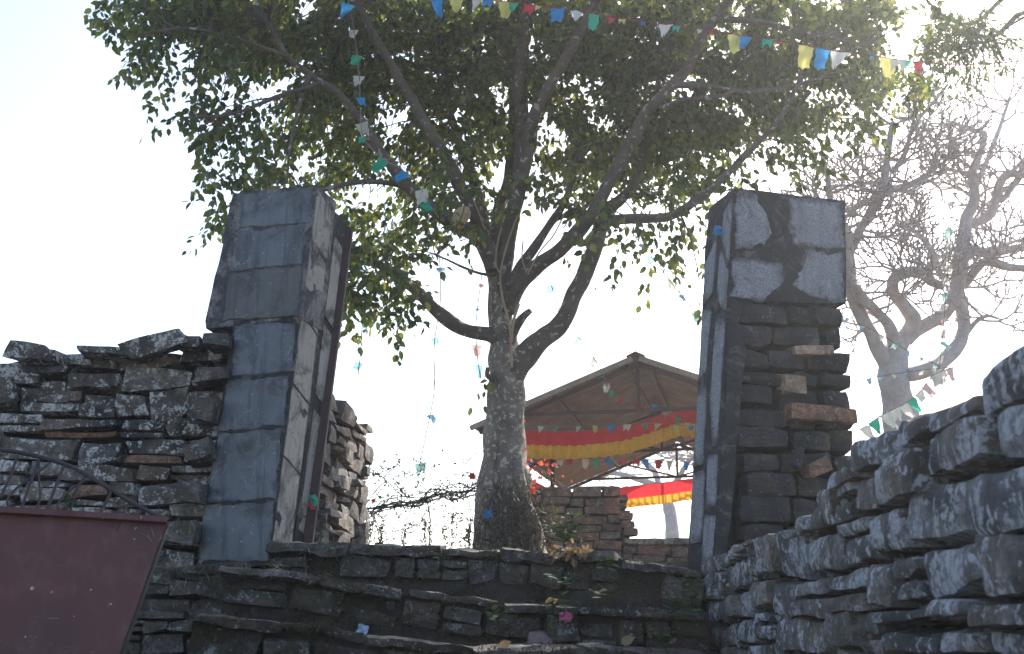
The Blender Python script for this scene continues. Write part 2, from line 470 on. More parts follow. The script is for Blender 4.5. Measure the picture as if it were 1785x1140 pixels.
M['banner_red'] = cloth('banner red cloth', (0.72, 0.03, 0.045), 0.65)
M['banner_yellow'] = cloth('banner yellow cloth', (0.88, 0.50, 0.05), 0.38)
M['cord'] = simple('string', (0.26, 0.22, 0.21), 0.9)
M['cord_red'] = simple('red string', (0.30, 0.07, 0.08), 0.9)
M['plastic_white'] = simple('crumpled white blue plastic', (0.55, 0.60, 0.68), 0.4, scale=9, second=(0.30, 0.38, 0.52))
M['plastic_pink'] = simple('faded pink wrapper', (0.55, 0.12, 0.24), 0.5)
M['pink_stone'] = simple('dusty pink sandstone', (0.26, 0.16, 0.17), 0.9, scale=25)

def ground_mat():
    m, nt, b = new_mat('dusty earth')
    pos = scaled_pos(nt)
    c = mixc(nt, ramp(nt, noise_n(nt, pos, 1.5, 8, 0.7), [(0.35, bw(0)), (0.65, bw(1))]), (0.16, 0.135, 0.105), (0.09, 0.085, 0.05))
    nt.links.new(c, b.inputs['Base Color']); b.inputs['Roughness'].default_value = 0.95
    bump(nt, b, noise_n(nt, pos, 12, 9, 0.75), 0.8, 0.04)
    return m
M['ground'] = ground_mat()

# ---------------------------------------------------------------- stone builders
def stone_mesh(lx, ly, lz, seed, cell=0.08, rough=0.014, rr=0.016, warp=0.22, mx=6):
    nx = max(2, min(mx, round(lx / cell))); ny = max(2, min(4, round(ly / cell))); nz = max(2, min(mx, round(lz / (cell * 0.7))))
    rr = min(rr, lx * 0.35, ly * 0.35, lz * 0.38)
    off = Vector((seed * 3.17 % 91, seed * 7.31 % 83, seed * 1.93 % 77))
    rs = random.Random(seed)
    warpv = [[[Vector((rs.uniform(-1, 1) * warp * min(lx, lz * 1.6) * 0.6, rs.uniform(-1, 1) * warp * min(ly, 0.2) * 0.5, rs.uniform(-1, 1) * warp * lz)) for _ in range(2)] for _ in range(2)] for _ in range(2)]
    idx = {}
    vs = []
    def g(i, n):  # denser near edges
        t = i / n
        return t
    def vert(i, j, k):
        key = (i, j, k)
        if key in idx: return idx[key]
        t = (g(i, nx), g(j, ny), g(k, nz))
        p = Vector(((t[0] - .5) * lx, (t[1] - .5) * ly, (t[2] - .5) * lz))
        inner = Vector((max(-lx / 2 + rr, min(lx / 2 - rr, p.x)), max(-ly / 2 + rr, min(ly / 2 - rr, p.y)), max(-lz / 2 + rr, min(lz / 2 - rr, p.z))))
        d = p - inner
        if d.length > 1e-9:
            mxc = max(abs(d.x), abs(d.y), abs(d.z))
            nrm = d.normalized()
            p = inner + nrm * (rr if sum(1 for q in d if abs(q) > 1e-9) > 1 else mxc)
        w = Vector((0, 0, 0))
        for a in (0, 1):
            for b in (0, 1):
                for c in (0, 1):
                    w += warpv[a][b][c] * ((t[0] if a else 1 - t[0]) * (t[1] if b else 1 - t[1]) * (t[2] if c else 1 - t[2]))
        q = p + w
        nv = noise.noise_vector(q * 5.5 + off) * rough * min(1.0, lx / 0.2) + noise.noise_vector(q * 14 + off) * rough * 0.55
        nv.z *= min(1.0, lz / 0.10)
        q = q + nv
        idx[key] = len(vs); vs.append(q)
        return idx[key]
    fs = []
    for i in range(nx):
        for j in range(ny):
            fs.append((vert(i, j, 0), vert(i, j + 1, 0), vert(i + 1, j + 1, 0), vert(i + 1, j, 0)))
            fs.append((vert(i, j, nz), vert(i + 1, j, nz), vert(i + 1, j + 1, nz), vert(i, j + 1, nz)))
    for i in range(nx):
        for k in range(nz):
            fs.append((vert(i, 0, k), vert(i + 1, 0, k), vert(i + 1, 0, k + 1), vert(i, 0, k + 1)))
            fs.append((vert(i, ny, k), vert(i, ny, k + 1), vert(i + 1, ny, k + 1), vert(i + 1, ny, k)))
    for j in range(ny):
        for k in range(nz):
            fs.append((vert(0, j, k), vert(0, j, k + 1), vert(0, j + 1, k + 1), vert(0, j + 1, k)))
            fs.append((vert(nx, j, k), vert(nx, j + 1, k), vert(nx, j + 1, k + 1), vert(nx, j, k + 1)))
    return mesh(vs, fs, True, 38)

seedc = [100]
def put_stone(parent, c, a, n, lx, ly, lz, mat, rot=0.0, tilt=0.0, name='stone', **kw):
    """stone centred at c, lx along a, ly along n (depth), lz up"""
    seedc[0] += 1
    me = stone_mesh(lx, ly, lz, seedc[0], **kw)
    up = a.cross(-n).normalized() if a.cross(-n).z > 0 else n.cross(a).normalized()
    up = Vector((0, 0, 1)) - a * a.z
    up.normalize()
    y = up.cross(a).normalized()
    m = Matrix((a, y, up)).transposed().to_4x4()
    m = Matrix.Translation(c) @ m @ Matrix.Rotation(rot, 4, 'Y') @ Matrix.Rotation(tilt, 4, 'X')
    return link(name, me, mat, parent, mtx=m)

def lerp_profile(pts):
    pts = sorted(pts)
    def f(s):
        if s <= pts[0][0]: return pts[0][1]
        for (a, b), (c, d) in zip(pts, pts[1:]):
            if s <= c: return b + (d - b) * (s - a) / max(1e-6, c - a)
        return pts[-1][1]
    return f

def rubble(parent, O, a, n, s0, s1, zb, ztop, ch, L, depth, mat, seed, gap=0.012, proud=0.03, alt=None, rotj=0.03, split=0.35, name='stone', **kw):
    rs = random.Random(seed)
    z = zb
    count = 0
    zmax = max(ztop(s0 + (s1 - s0) * i / 40) for i in range(41))
    while z < zmax:
        h = rs.uniform(*ch)
        s = s0 - rs.uniform(0, L[0])
        while s < s1:
            l = rs.uniform(*L) * (0.7 if h < (ch[0] + ch[1]) / 2.5 else 1)
            if s < s0: l -= (s0 - s); s = s0
            if l < L[0] * 0.35: l = L[0] * 0.5
            e = min(s + l, s1)
            if s1 - e < L[0] * 0.4: e = s1
            mid = (s + e) / 2
            zt = ztop(mid)
            wob = 0.10 * (noise.noise(Vector((mid * 0.8, 0.5, seed))))
            z0, z1 = z + wob, z + h + wob
            if z1 > zt - 0.06:
                z1 = min(zt + rs.uniform(-0.01, 0.02), z0 + 1.3 * h)
            if z1 - z0 > 0.035:
                pieces = [(z0, z1)]
                if rs.random() < split and z1 - z0 > ch[0] * 1.15:
                    q = rs.uniform(0.35, 0.65)
                    zm = z0 + (z1 - z0) * q
                    pieces = [(z0, zm), (zm, z1)]
                for (p0, p1) in pieces:
                    if e - s < 0.03: continue
                    pr = rs.uniform(-proud, proud)
                    c = O + a * mid - n * (depth / 2 - pr) + Vector((0, 0, (p0 + p1) / 2 - O.z))
                    m_ = mat
                    if alt and rs.random() < alt[0]: m_ = alt[1]
                    put_stone(parent, c, a, n, e - s - gap, depth, p1 - p0 - gap * 0.7, m_, rs.uniform(-rotj, rotj), rs.uniform(-0.06, 0.06), name, **kw)
                    count += 1
            s = e
        z += h
    return count

def core_strip(parent, O, a, n, s0, s1, zb, ztop, depth, back, drop, mat, name='wall_core', step=0.25):
    """solid packing behind the stones: front inset, follows the top profile lower by drop"""
    k = max(2, int((s1 - s0) / step))
    vs = []; fs = []
    for i in range(k + 1):
        s = s0 + (s1 - s0) * i / k
        b = O + a * s
        zt = max(zb + 0.05, ztop(s) - drop)
        for dd in (depth, back):
            q = b - n * dd
            vs.append(Vector((q.x, q.y, zb))); vs.append(Vector((q.x, q.y, zt)))
    for i in range(k):
        o = i * 4
        fs += [(o, o + 1, o + 5, o + 4), (o + 2, o + 6, o + 7, o + 3), (o + 1, o + 3, o + 7, o + 5), (o, o + 4, o + 6, o + 2)]
    fs += [(0, 2, 3, 1), (k * 4, k * 4 + 1, k * 4 + 3, k * 4 + 2)]
    mb = MB(); mb.add(vs, fs)
    return mb.build(name, mat, parent)

# ================================================================ SETTING
TZ = EYE + 0.60       # terrace level
mb = MB()
mb.add([(-90, -60, 0), (90, -60, 0), (90, 120, 0), (-90, 120, 0)], [(0, 1, 2, 3)])
o = mb.build('ground', M['ground'], kind='structure')
# terrace: raised earth behind the steps and walls
mb = MB()
vs = [(-14, 8.75), (-1.95, 8.75), (-1.95, 8.32), (1.42, 8.32), (1.72, 8.32), (1.72, 0.2), (14, 0.2), (14, 34), (-14, 34)]
top = [Vector((x, y, TZ - 0.10)) for x, y in vs]
bot = [Vector((x, y, -0.2)) for x, y in vs]
k = len(vs)
mb.add(top + bot, [tuple(range(k))] + [(i + k, (i + 1) % k + k, (i + 1) % k, i) for i in range(k)])
o = mb.build('terrace', M['ground'], kind='structure'); fix_normals(o)

X, Y_, Z = Vector((1, 0, 0)), Vector((0, 1, 0)), Vector((0, 0, 1))

# thin bright haze, also added to imitate lens glare and lift the darks
mb = MB(); mb.box((0, 30, 6.5), 190, 190, 17)
hz = mb.build('haze', None, kind='stuff')
hm = bpy.data.materials.new('haze air'); hm.use_nodes = True
hn = hm.node_tree; hn.nodes.clear()
ho = hn.nodes.new('ShaderNodeOutputMaterial'); hv = hn.nodes.new('ShaderNodeVolumePrincipled')
hv.inputs['Color'].default_value = (0.93, 0.95, 1.0, 1)
hv.inputs['Density'].default_value = 0.0016
hv.inputs['Anisotropy'].default_value = 0.68
hn.links.new(hv.outputs[0], ho.inputs['Volume'])
hz.data.materials.append(hm)
props(hz, 'thin pale haze over the whole place, partly standing in for lens glare', 'haze')

# ================================================================ STEPS
stairs = empty('stone_staircase', (0, 6.5, 0), 'worn flight of dark mossy stone steps climbing between the two pillars', 'staircase')
step_fill = MB()
def step_course(top_pts, riser, thick, seed, x_clip=(-9, 9), wide=(0.45, 0.95), back=0.75):
    """top_pts: list of (px,py,Y) of the front top edge, left to right; a row of tread slabs over riser stones over packing"""
    rs = random.Random(seed)
    pts = [P(*t) for t in top_pts]
    prof = lambda x, i: None
    def at(x):
        if x <= pts[0].x: return pts[0]
        for p, q in zip(pts, pts[1:]):
            if x <= q.x:
                return p.lerp(q, (x - p.x) / (q.x - p.x))
        return pts[-1]
    x = pts[0].x
    while x < pts[-1].x - 0.05:
        l = rs.uniform(*wide)
        e = min(x + l, pts[-1].x)
        if pts[-1].x - e < 0.25: e = pts[-1].x
        p, q = at(x), at(e)
        a = (q - p); L = a.length; a.normalize()
        ah = Vector((a.x, a.y, 0)).normalized()
        n = Vector((ah.y, -ah.x, 0))
        th = thick * rs.uniform(0.8, 1.25)
        c = (p + q) / 2 - n * 0.22 - Vector((0, 0, th / 2)) + n * rs.uniform(-0.02, 0.03)
        put_stone(stairs, c, a, n, L - 0.008, 0.46, th, M['stone_step'], rs.uniform(-.02, .02), rs.uniform(-0.08, 0.08), 'tread_slab', warp=0.25, cell=0.05, mx=14, rough=0.032)
        x = e
    # riser stones
    x = pts[0].x
    while x < pts[-1].x - 0.05:
        l = rs.uniform(0.16, 0.42)
        e = min(x + l, pts[-1].x)
        p, q = at(x), at(e)
        a = (q - p); L = a.length; a.normalize()
        ah = Vector((a.x, a.y, 0)).normalized()
        n = Vector((ah.y, -ah.x, 0))
        z0 = thick * 1.05
        parts = [(z0, riser)] if rs.random() < 0.45 else [(z0, z0 + (riser - z0) * rs.uniform(.4, .6))]
        if len(parts) == 1 and parts[0][1] < riser: parts.append((parts[0][1], riser))
        for (u, v) in parts:
            if rs.random() < 0.10: continue
            c = (p + q) / 2 - n * (0.17 + rs.uniform(0.0, 0.08)) - Vector((0, 0, (u + v) / 2))
            put_stone(stairs, c, a, n, L - 0.02, 0.34, v - u - 0.01, M['stone_step'], rs.uniform(-.05, .05), rs.uniform(-.08, .08), 'riser_stone', warp=0.14, cell=0.08)
        x = e
    # packing
    m = len(pts)
    vs = []
    for p in pts:
        pass
    nn = int((pts[-1].x - pts[0].x) / 0.05); rows = 12
    vs = []; fs = []
    for i in range(nn + 1):
        p = at(pts[0].x + (pts[-1].x - pts[0].x) * i / nn)
        ring = [(back, -0.03), (0.12, -0.02)] + [(0.10 + 0.02 * math.sin(k), -0.05 - (riser + 0.35) * k / rows) for k in range(rows)]
        for (yy_, zz_) in ring:
            q = p + Vector((0, yy_, zz_))
            nv = noise.noise_vector(q * 5) * 0.05 + noise.noise_vector(q * 17) * 0.025
            vs.append(q + Vector((nv.x * .4, nv.y, nv.z * .5)))
    w = rows + 2
    for i in range(nn):
        for k in range(w - 1):
            o = i * w + k
            fs.append((o, o + 1, o + w + 1, o + w))
    step_fill.add(vs, fs)

step_course([(462, 946, 8.0), (600, 944, 8.0), (760, 950, 7.98), (950, 958, 7.95), (985, 972, 7.9), (1090, 966, 7.85), (1225, 990, 7.8)], 0.24, 0.075, 11, wide=(0.35, 0.85))
step_course([(385, 983, 6.95), (500, 994, 7.0), (640, 1018, 7.1), (820, 1042, 7.2), (1000, 1060, 7.3), (1240, 1070, 7.35)], 0.23, 0.06, 12, wide=(0.35, 0.8))
step_course([(335, 1068, 6.35), (480, 1085, 6.4), (640, 1108, 6.5), (820, 1128, 6.6), (1000, 1128, 6.7), (1245, 1136, 6.8)], 0.24, 0.06, 13, wide=(0.35, 0.8))
zz = -0.13
yy = 5.95
for i in range(6):
    zz -= 0.235; yy -= 0.38
    pts = [(-1.75, yy, zz), (-0.4, yy + 0.08, zz), (1.28, yy + 0.15, zz)]
    # world points written through the same course builder
    _P = P
    P = lambda x, y, z: Vector((x, y, EYE + z))
    step_course(pts, 0.235, 0.06, 20 + i, wide=(0.5, 1.1))
    P = _P
step_fill.build('step_packing', M['soil'], stairs, smooth=True, kind='stuff')

# ================================================================ LEFT WALL
rw_a = X.copy(); rw_n = Vector((0, -1, 0))
LWY = 8.35
lw = empty('stone_wall', (-3.6, LWY, 0), 'tall dry rubble wall of lichened grey stones left of the left pillar, behind the maroon gate', 'stone wall')
def lwp(px, py):
    p = P(px, py, LWY); return (p.x, p.z)
lw_top = lerp_profile([(-6.5, 3.0), lwp(-300, 700), lwp(-12, 668), lwp(6, 648), lwp(28, 606), lwp(75, 603), lwp(150, 618), lwp(225, 624), lwp(262, 612), lwp(290, 594), lwp(365, 590), lwp(420, 560)])
core_strip(lw, Vector((0, LWY, 0)), rw_a, rw_n, -5.6, -1.7, 0, lw_top, 0.16, 0.40, 0.10, M['core'])
rubble(lw, Vector((0, LWY, 0)), rw_a, rw_n, -5.2, -1.75, 0.9, lw_top, (0.10, 0.21), (0.20, 0.60), 0.36, M['stone_left'], 3, proud=0.05, alt=(0.06, M['brick_orange']), rotj=0.035, split=0.45, rough=0.02, gap=0.016)
put_stone(lw, P(277, 605, LWY - 0.05), X, rw_n, 0.44, 0.4, 0.12, M['stone_left'], R(-20), 0.1, 'leaning_slab', warp=0.3)
for px, py, wx, hz, m_ in [(335, 604, .22, .08, 'stone_left'), (205, 621, .5, .07, 'stone_left'), (60, 619, .3, .11, 'stone_left')]:
    put_stone(lw, P(px, py, LWY - 0.02), X, rw_n, wx, 0.36, hz, M[m_], 0.05, 0, 'cap_stone')
# patch of dark packed stones by the pillar foot
stub = empty('stone_plinth', (-2.0, 7.4, 0), 'low dark mossy stone plinth under the left pillar beside the steps', 'plinth')
a_ = Vector((0.985, -0.17, 0)).normalized(); n_ = Vector((-a_.y * -1, -a_.x, 0)); n_ = Vector((a_.y, -a_.x, 0))
O_ = Vector((-2.75, 7.85, 0))
st_top = lerp_profile([(0, 1.75), (0.35, 2.03), (0.7, 2.06), (1.25, 2.0)])
core_strip(stub, O_, a_, n_, 0, 1.22, 0, st_top, 0.12, 0.7, 0.05, M['core'])
rubble(stub, O_, a_, n_, 0.0, 1.25, 0.6, st_top, (0.08, 0.16), (0.16, 0.42), 0.3, M['stone_step'], 5, proud=0.05)

# ================================================================ REAR LEFT WALL (runs back from the pillar)
rl = empty('stone_wall', (-1.6, 9.5, TZ - 0.1), 'short brown rubble wall running back behind the left pillar, sky to its right', 'stone wall')
pa, pb = P(556, 940, 8.75), P(636, 950, 10.5)
a_ = Vector((pb.x - pa.x, pb.y - pa.y, 0)).normalized(); n_ = Vector((a_.y, -a_.x, 0))
O_ = Vector((pa.x, pa.y, 0)); Ls = (Vector((pb.x, pb.y, 0)) - O_).length
rl_top = lerp_profile([(0, EYE + 1.86), (0.35, EYE + 1.87), (0.9, EYE + 1.85), (Ls - 0.1, EYE + 1.86), (Ls, EYE + 1.78)])
core_strip(rl, O_, a_, n_, 0.05, Ls - 0.12, TZ - 0.12, rl_top, 0.12, 0.55, 0.08, M['core'])
rubble(rl, O_, a_, n_, 0, Ls, TZ - 0.12, rl_top, (0.09, 0.17), (0.25, 0.6), 0.32, M['stone_rear'], 31, proud=0.06, gap=0.014)
# end face towards us
rubble(rl, O_ + Vector((-0.55, -0.02, 0)), X, Vector((0, -1, 0)), 0, 0.5, TZ - 0.12, lambda s: EYE + 1.8, (0.07, 0.13), (0.12, 0.3), 0.2, M['stone_rear'], 32)
# far end
for z_ in [TZ + 0.12 + 0.18 * i for i in range(6)]:
    put_stone(rl, O_ + a_ * (Ls - 0.02) - n_ * (0.2 + 0.05 * rnd.random()) + Vector((0, 0, z_)), a_, n_, 0.3 + rnd.random() * 0.12, 0.42, 0.15, M['stone_rear'], rnd.uniform(-.06, .06))

# ================================================================ RIGHT WALL
A0 = P(1222, 985, 8.15); A1 = Vector((1.20, 1.2, 0))
a_ = Vector((A1.x - A0.x, A1.y - A0.y, 0)).normalized()
n_ = Vector((-1, 0, 0)); n_ = Vector((a_.y, -a_.x, 0))
if n_.x > 0: n_ = -n_
Or = Vector((A0.x, A0.y, 0))
rwall = empty('stone_wall', (A0.x + 0.1, 5.0, 0), 'long lichened blue-grey rubble wall climbing along the right of the steps, nearest the camera', 'stone wall')
def rwp(px, py):
    p = on_plane(px, py, Or, n_); return ((p - Or).dot(a_), p.z)
rw_prof = [(0.0, rwp(1235, 972)[1]), rwp(1262, 960), rwp(1330, 936), rwp(1372, 922), rwp(1380, 900), rwp(1440, 855), rwp(1490, 793), rwp(1530, 758), rwp(1600, 712), rwp(1682, 690), rwp(1690, 630), rwp(1722, 608), rwp(1785, 606), (7.2, EYE + 0.75)]
rw_top = lerp_profile(rw_prof)
core_strip(rwall, Or, a_, n_, 0.0, 7.0, 0, rw_top, 0.17, 0.42, 0.12, M['core'])
rubble(rwall, Or, a_, n_, 0.0, 7.0, 0.55, rw_top, (0.13, 0.23), (0.26, 0.62), 0.40, M['stone_right'], 41, proud=0.028, split=0.3, gap=0.016, cell=0.05, mx=9, rough=0.016, rr=0.032, warp=0.15, alt=(0.14, M['stone_rear']))

# ================================================================ LEFT PILLAR
YAW = R(16)
def slab(parent, poly_px, p0, n, t, mat, name='facing_slab', jit=0.006, seed=0, mortar=None):
    rs = random.Random(seed)
    pts = [on_plane(x, y, p0, n) for x, y in poly_px]
    # subdivide the outline and roughen it
    out = []
    k = len(pts)
    for i in range(k):
        a, b = pts[i], pts[(i + 1) % k]
        m = max(1, int((b - a).length / 0.03))
        for j in range(m):
            q = a.lerp(b, j / m)
            w = noise.noise_vector(q * 9 + Vector((seed, 0, 0))) * (0.016 if seed < 40 else 0.03) + noise.noise_vector(q * 25) * (0.006 if seed < 40 else 0.02) + Vector((rs.uniform(-jit, jit), rs.uniform(-jit, jit), rs.uniform(-jit, jit)))
            w -= n * w.dot(n)
            out.append(q + w)
    cen = sum(out, Vector()) / len(out)
    top = [q + (cen - q).normalized() * 0.008 + n * t for q in out]
    low = [q - n * 0.02 for q in out]
    m = len(out)
    mid = [q + n * (t * 0.45) for q in out]
    vs = low + mid + top
    fs = [(i, (i + 1) % m, (i + 1) % m + m, i + m) for i in range(m)]
    fs += [(i + m, (i + 1) % m + m, (i + 1) % m + 2 * m, i + 2 * m) for i in range(m)]
    fs += [tuple(range(2 * m, 3 * m)), tuple(reversed(range(m)))]
    mb = MB(); mb.add(vs, fs)
    o = mb.build(name, mat, parent)
    fix_normals(o)
    return o

def rough_block(parent, poly3, n, t, mat, name, cut=0.12, amp=0.008, key=0):
    """thick block from a convex-ish polygon: subdivided and displaced for uneven plaster"""
    bm = bmesh.new()
    vs = [bm.verts.new(p) for p in poly3]
    f = bm.faces.new(vs)
    r = bmesh.ops.extrude_face_region(bm, geom=[f])
    nv = [v for v in r['geom'] if isinstance(v, bmesh.types.BMVert)]
    bmesh.ops.translate(bm, verts=nv, vec=n * t)
    bmesh.ops.triangulate(bm, faces=bm.faces[:])
    for _ in range(4):
        es = [e for e in bm.edges if e.calc_length() > cut]
        if not es: break
        bmesh.ops.subdivide_edges(bm, edges=es, cuts=1)
        bmesh.ops.triangulate(bm, faces=[q for q in bm.faces if len(q.verts) > 3])
    for v in bm.verts:
        v.co += noise.noise_vector(v.co * 4 + Vector((key, 0, 0))) * amp + noise.noise_vector(v.co * 15) * amp * 0.5
    bmesh.ops.recalc_face_normals(bm, faces=bm.faces)
    base = parent.location
    for v in bm.verts: v.co -= base
    me = bpy.data.meshes.new('m'); bm.to_mesh(me); bm.free()
    me.polygons.foreach_set('use_smooth', [True] * len(me.polygons))
    me.set_sharp_from_angle(angle=R(45))
    return link(name, me, mat, parent, loc=base)

LPc = P(552, 322, 8.0)
lp_a = Vector((math.cos(YAW), -math.sin(YAW), 0))
lp_n = Vector((-math.sin(YAW), -math.cos(YAW), 0))
lp_b = -lp_n
lp = empty('gate_pillar', (LPc.x - 0.35, 8.0, TZ - 0.1), 'tall left gate pillar faced with seven blue-grey slate slabs, rusty steel channel on its right side', 'pillar')
Fp = lambda x, y: on_plane(x, y, LPc, lp_n)
rough_block(lp, [Fp(*q) for q in [(406, 338), (552, 322), (525, 556), (470, 560), (358, 574), (357, 560), (380, 460)]], lp_b, 0.36, M['plaster_pale'], 'upper_shaft', key=1)
rough_block(lp, [Fp(*q) for q in [(408, 558), (523, 552), (468, 985), (342, 992)]], lp_b, 0.33, M['mortar_plaster'], 'lower_shaft', key=2)
# rough stones where the shaft meets the wall
for px, py, wx, hz in [(385, 600, .2, .1), (372, 655, .22, .12), (362, 720, .2, .13), (352, 790, .2, .14), (335, 860, .2, .13), (325, 930, .22, .14)]:
    put_stone(lp, P(px, py, 8.2), X, Vector((0, -1, 0)), wx, 0.3, hz, M['stone_step'], rnd.uniform(-.1, .1), 0)
L_SL = [[(420, 341), (545, 328), (540, 390), (470, 394), (419, 397)], [(414, 404), (470, 400), (533, 392), (526, 462), (470, 467), (410, 472)],
        [(400, 476), (460, 470), (527, 466), (521, 552), (450, 556), (389, 560)], [(409, 566), (517, 562), (510, 648), (455, 654), (403, 656)],
        [(400, 662), (455, 662), (504, 654), (496, 741), (440, 747), (380, 752)], [(380, 756), (440, 752), (491, 746), (482, 868), (420, 874), (360, 876)],
        [(357, 880), (420, 880), (478, 874), (467, 978), (345, 980)]]
for i, q in enumerate(L_SL):
    slab(lp, q, LPc, lp_n, 0.006 if i != 2 else 0.010, M['slate_brown'] if i == 2 else M['slate'], seed=i)
# right-hand face slabs: between leaning corner line and the back of the shaft
def corner_at(z):
    c0, c1 = Fp(552, 322), Fp(467, 980)
    t = (c0.z - z) / (c0.z - c1.z)
    return c0.lerp(c1, t)
def side_poly(z0, z1, s0, s1, skew=0.0):
    return [corner_at(z0) + lp_b * s0 , corner_at(z0 + skew) + lp_b * s1, corner_at(z1 + skew) + lp_b * s1, corner_at(z1) + lp_b * s0]
def slab3(parent, poly, n, t, mat, name='facing_slab', seed=0):
    o = Vector((0, 0, EYE))
    # reuse slab() by giving the 3d points straight
    rs = random.Random(seed)
    out = []
    k = len(poly)
    for i in range(k):
        a, b = poly[i], poly[(i + 1) % k]
        m = max(1, int((b - a).length / 0.06))
        for j in range(m):
            q = a.lerp(b, j / m)
            w = noise.noise_vector(q * 9 + Vector((seed, 0, 0))) * 0.010
            w -= n * w.dot(n)
            out.append(q + w)
    cen = sum(out, Vector()) / len(out)
    top = [q + (cen - q).normalized() * 0.006 + n * t for q in out]
    low = [q - n * 0.02 for q in out]
    m = len(out)
    vs = low + top
    fs = [(i, (i + 1) % m, (i + 1) % m + m, i + m) for i in range(m)] + [tuple(range(m, 2 * m)), tuple(reversed(range(m)))]
    mb = MB(); mb.add(vs, fs)
    ob = mb.build(name, mat, parent); fix_normals(ob)
    return ob
zt = LPc.z
zs = [(zt - 0.02, zt - 0.42), (zt - 0.43, zt - 0.98), (zt - 0.99, zt - 1.50), (zt - 1.51, zt - 2.02), (zt - 2.03, zt - 2.62)]
for i, (z0, z1) in enumerate(zs):
    slab3(lp, side_poly(z0, z1, 0.012, 0.30, -0.10), lp_a, 0.010, M['side_slab'], seed=i)
# recessed jamb behind, with its own strip slabs, and the steel channel
jb = [Fp(x, y) + lp_b * 0.37 - lp_a * 0.02 for x, y in [(420, 352), (549, 336), (470, 975), (350, 975)]]
rough_block(lp, jb, lp_b, 0.26, M['mortar_plaster'], 'rear_jamb', key=5)
for i, (z0, z1) in enumerate([(zt - 0.25, zt - 0.9), (zt - 0.95, zt - 1.5), (zt - 1.6, zt - 2.5)]):
    slab3(lp, [p - lp_a * 0.03 for p in side_poly(z0, z1, 0.42, 0.58, -0.06)], lp_a, 0.02, M['side_slab'], 'jamb_slab', seed=20 + i)
ra, rb_ = P(607, 396, 8.62), P(536, 948, 8.55)
d_ = (ra - rb_).normalized()
mb = MB()
fl = Vector((1, 0.1, 0)).normalized()
mb.bar(rb_, ra, 0.062, 0.012, up=Vector((0, 1, 0)))
o = mb.build('steel_channel', M['rail'], lp)
for dx in (-0.031, 0.031):
    m2 = MB(); m2.bar(rb_ + Vector((dx, 0.03, 0)), ra + Vector((dx, 0.03, 0)), 0.008, 0.055, up=Vector((0, 1, 0)))
    m2.build('channel_flange', M['rail'], o)
for y_ in (430, 640, 885):
    q = ra.lerp(rb_, (y_ - 396) / 552)
    m2 = MB(); m2.box(q + Vector((-0.10, 0.03, 0)), 0.16, 0.05, 0.06); m2.build('bracket', M['rail'], o)
# faint red paint marks on the fifth slab
def stroke(parent, pts_px, p0, n, lift, w, mat, name):
    mb = MB()
    pp = [on_plane(x, y, p0, n) + n * lift for x, y in pts_px]
    for a, b in zip(pp, pp[1:]): mb.bar(a, b, w, 0.0012, up=n)
    return mb.build(name, mat, parent)
M['old_red'] = simple('faded red paint mark', (0.16, 0.085, 0.10), 0.9)
for s_ in [[(434, 674), (440, 674)], [(446, 671), (449, 681)], [(447, 672), (451, 672)], [(456, 675), (462, 674)], [(470, 672), (471, 687)], [(471, 678), (479, 677)], [(480, 668), (480, 686)]]:
    stroke(lp, s_, LPc, lp_n, 0.0075, 0.006, M['old_red'], 'paint_mark')

# ================================================================ RIGHT PILLAR
RPc = P(1280, 327, 8.0)
rp_a = Vector((math.cos(YAW), math.sin(YAW), 0))
rp_n = Vector((math.sin(YAW), -math.cos(YAW), 0))
rp_b = -rp_n
rp = empty('gate_pillar', (RPc.x + 0.4, 8.3, TZ - 0.1), 'broad right gate pillar, pale grainy slabs on top and bare black stones below with three pale bricks', 'pillar')
Gp = lambda x, y: on_plane(x, y, RPc, rp_n)
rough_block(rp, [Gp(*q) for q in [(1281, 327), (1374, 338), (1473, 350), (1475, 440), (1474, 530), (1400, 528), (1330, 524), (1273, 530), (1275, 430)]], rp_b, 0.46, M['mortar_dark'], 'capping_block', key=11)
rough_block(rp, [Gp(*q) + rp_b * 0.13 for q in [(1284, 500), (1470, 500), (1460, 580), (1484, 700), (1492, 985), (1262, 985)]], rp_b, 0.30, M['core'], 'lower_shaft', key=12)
# plaster strip along the leaning left corner
rough_block(rp, [Gp(*q) for q in [(1273, 528), (1296, 528), (1288, 560), (1301, 610), (1292, 680), (1285, 760), (1280, 850), (1262, 985), (1245, 985), (1262, 760)]], rp_b, 0.45, M['mortar_plaster'], 'corner_plaster', key=13)
R_SL = [[(1283, 331), (1318, 335), (1334, 368), (1343, 402), (1334, 428), (1300, 436), (1279, 436)],
        [(1378, 345), (1424, 347), (1470, 352), (1473, 400), (1471, 430), (1440, 437), (1385, 427), (1373, 400)],
        [(1278, 451), (1320, 450), (1364, 458), (1371, 478), (1352, 508), (1332, 524), (1300, 522), (1276, 518)],
        [(1408, 434), (1444, 444), (1471, 440), (1472, 500), (1470, 522), (1452, 529), (1410, 515), (1384, 498), (1395, 470)]]
for i, q in enumerate(R_SL): slab(rp, q, RPc, rp_n, 0.008, M['pebble_slab'], seed=40 + i, jit=0.008)
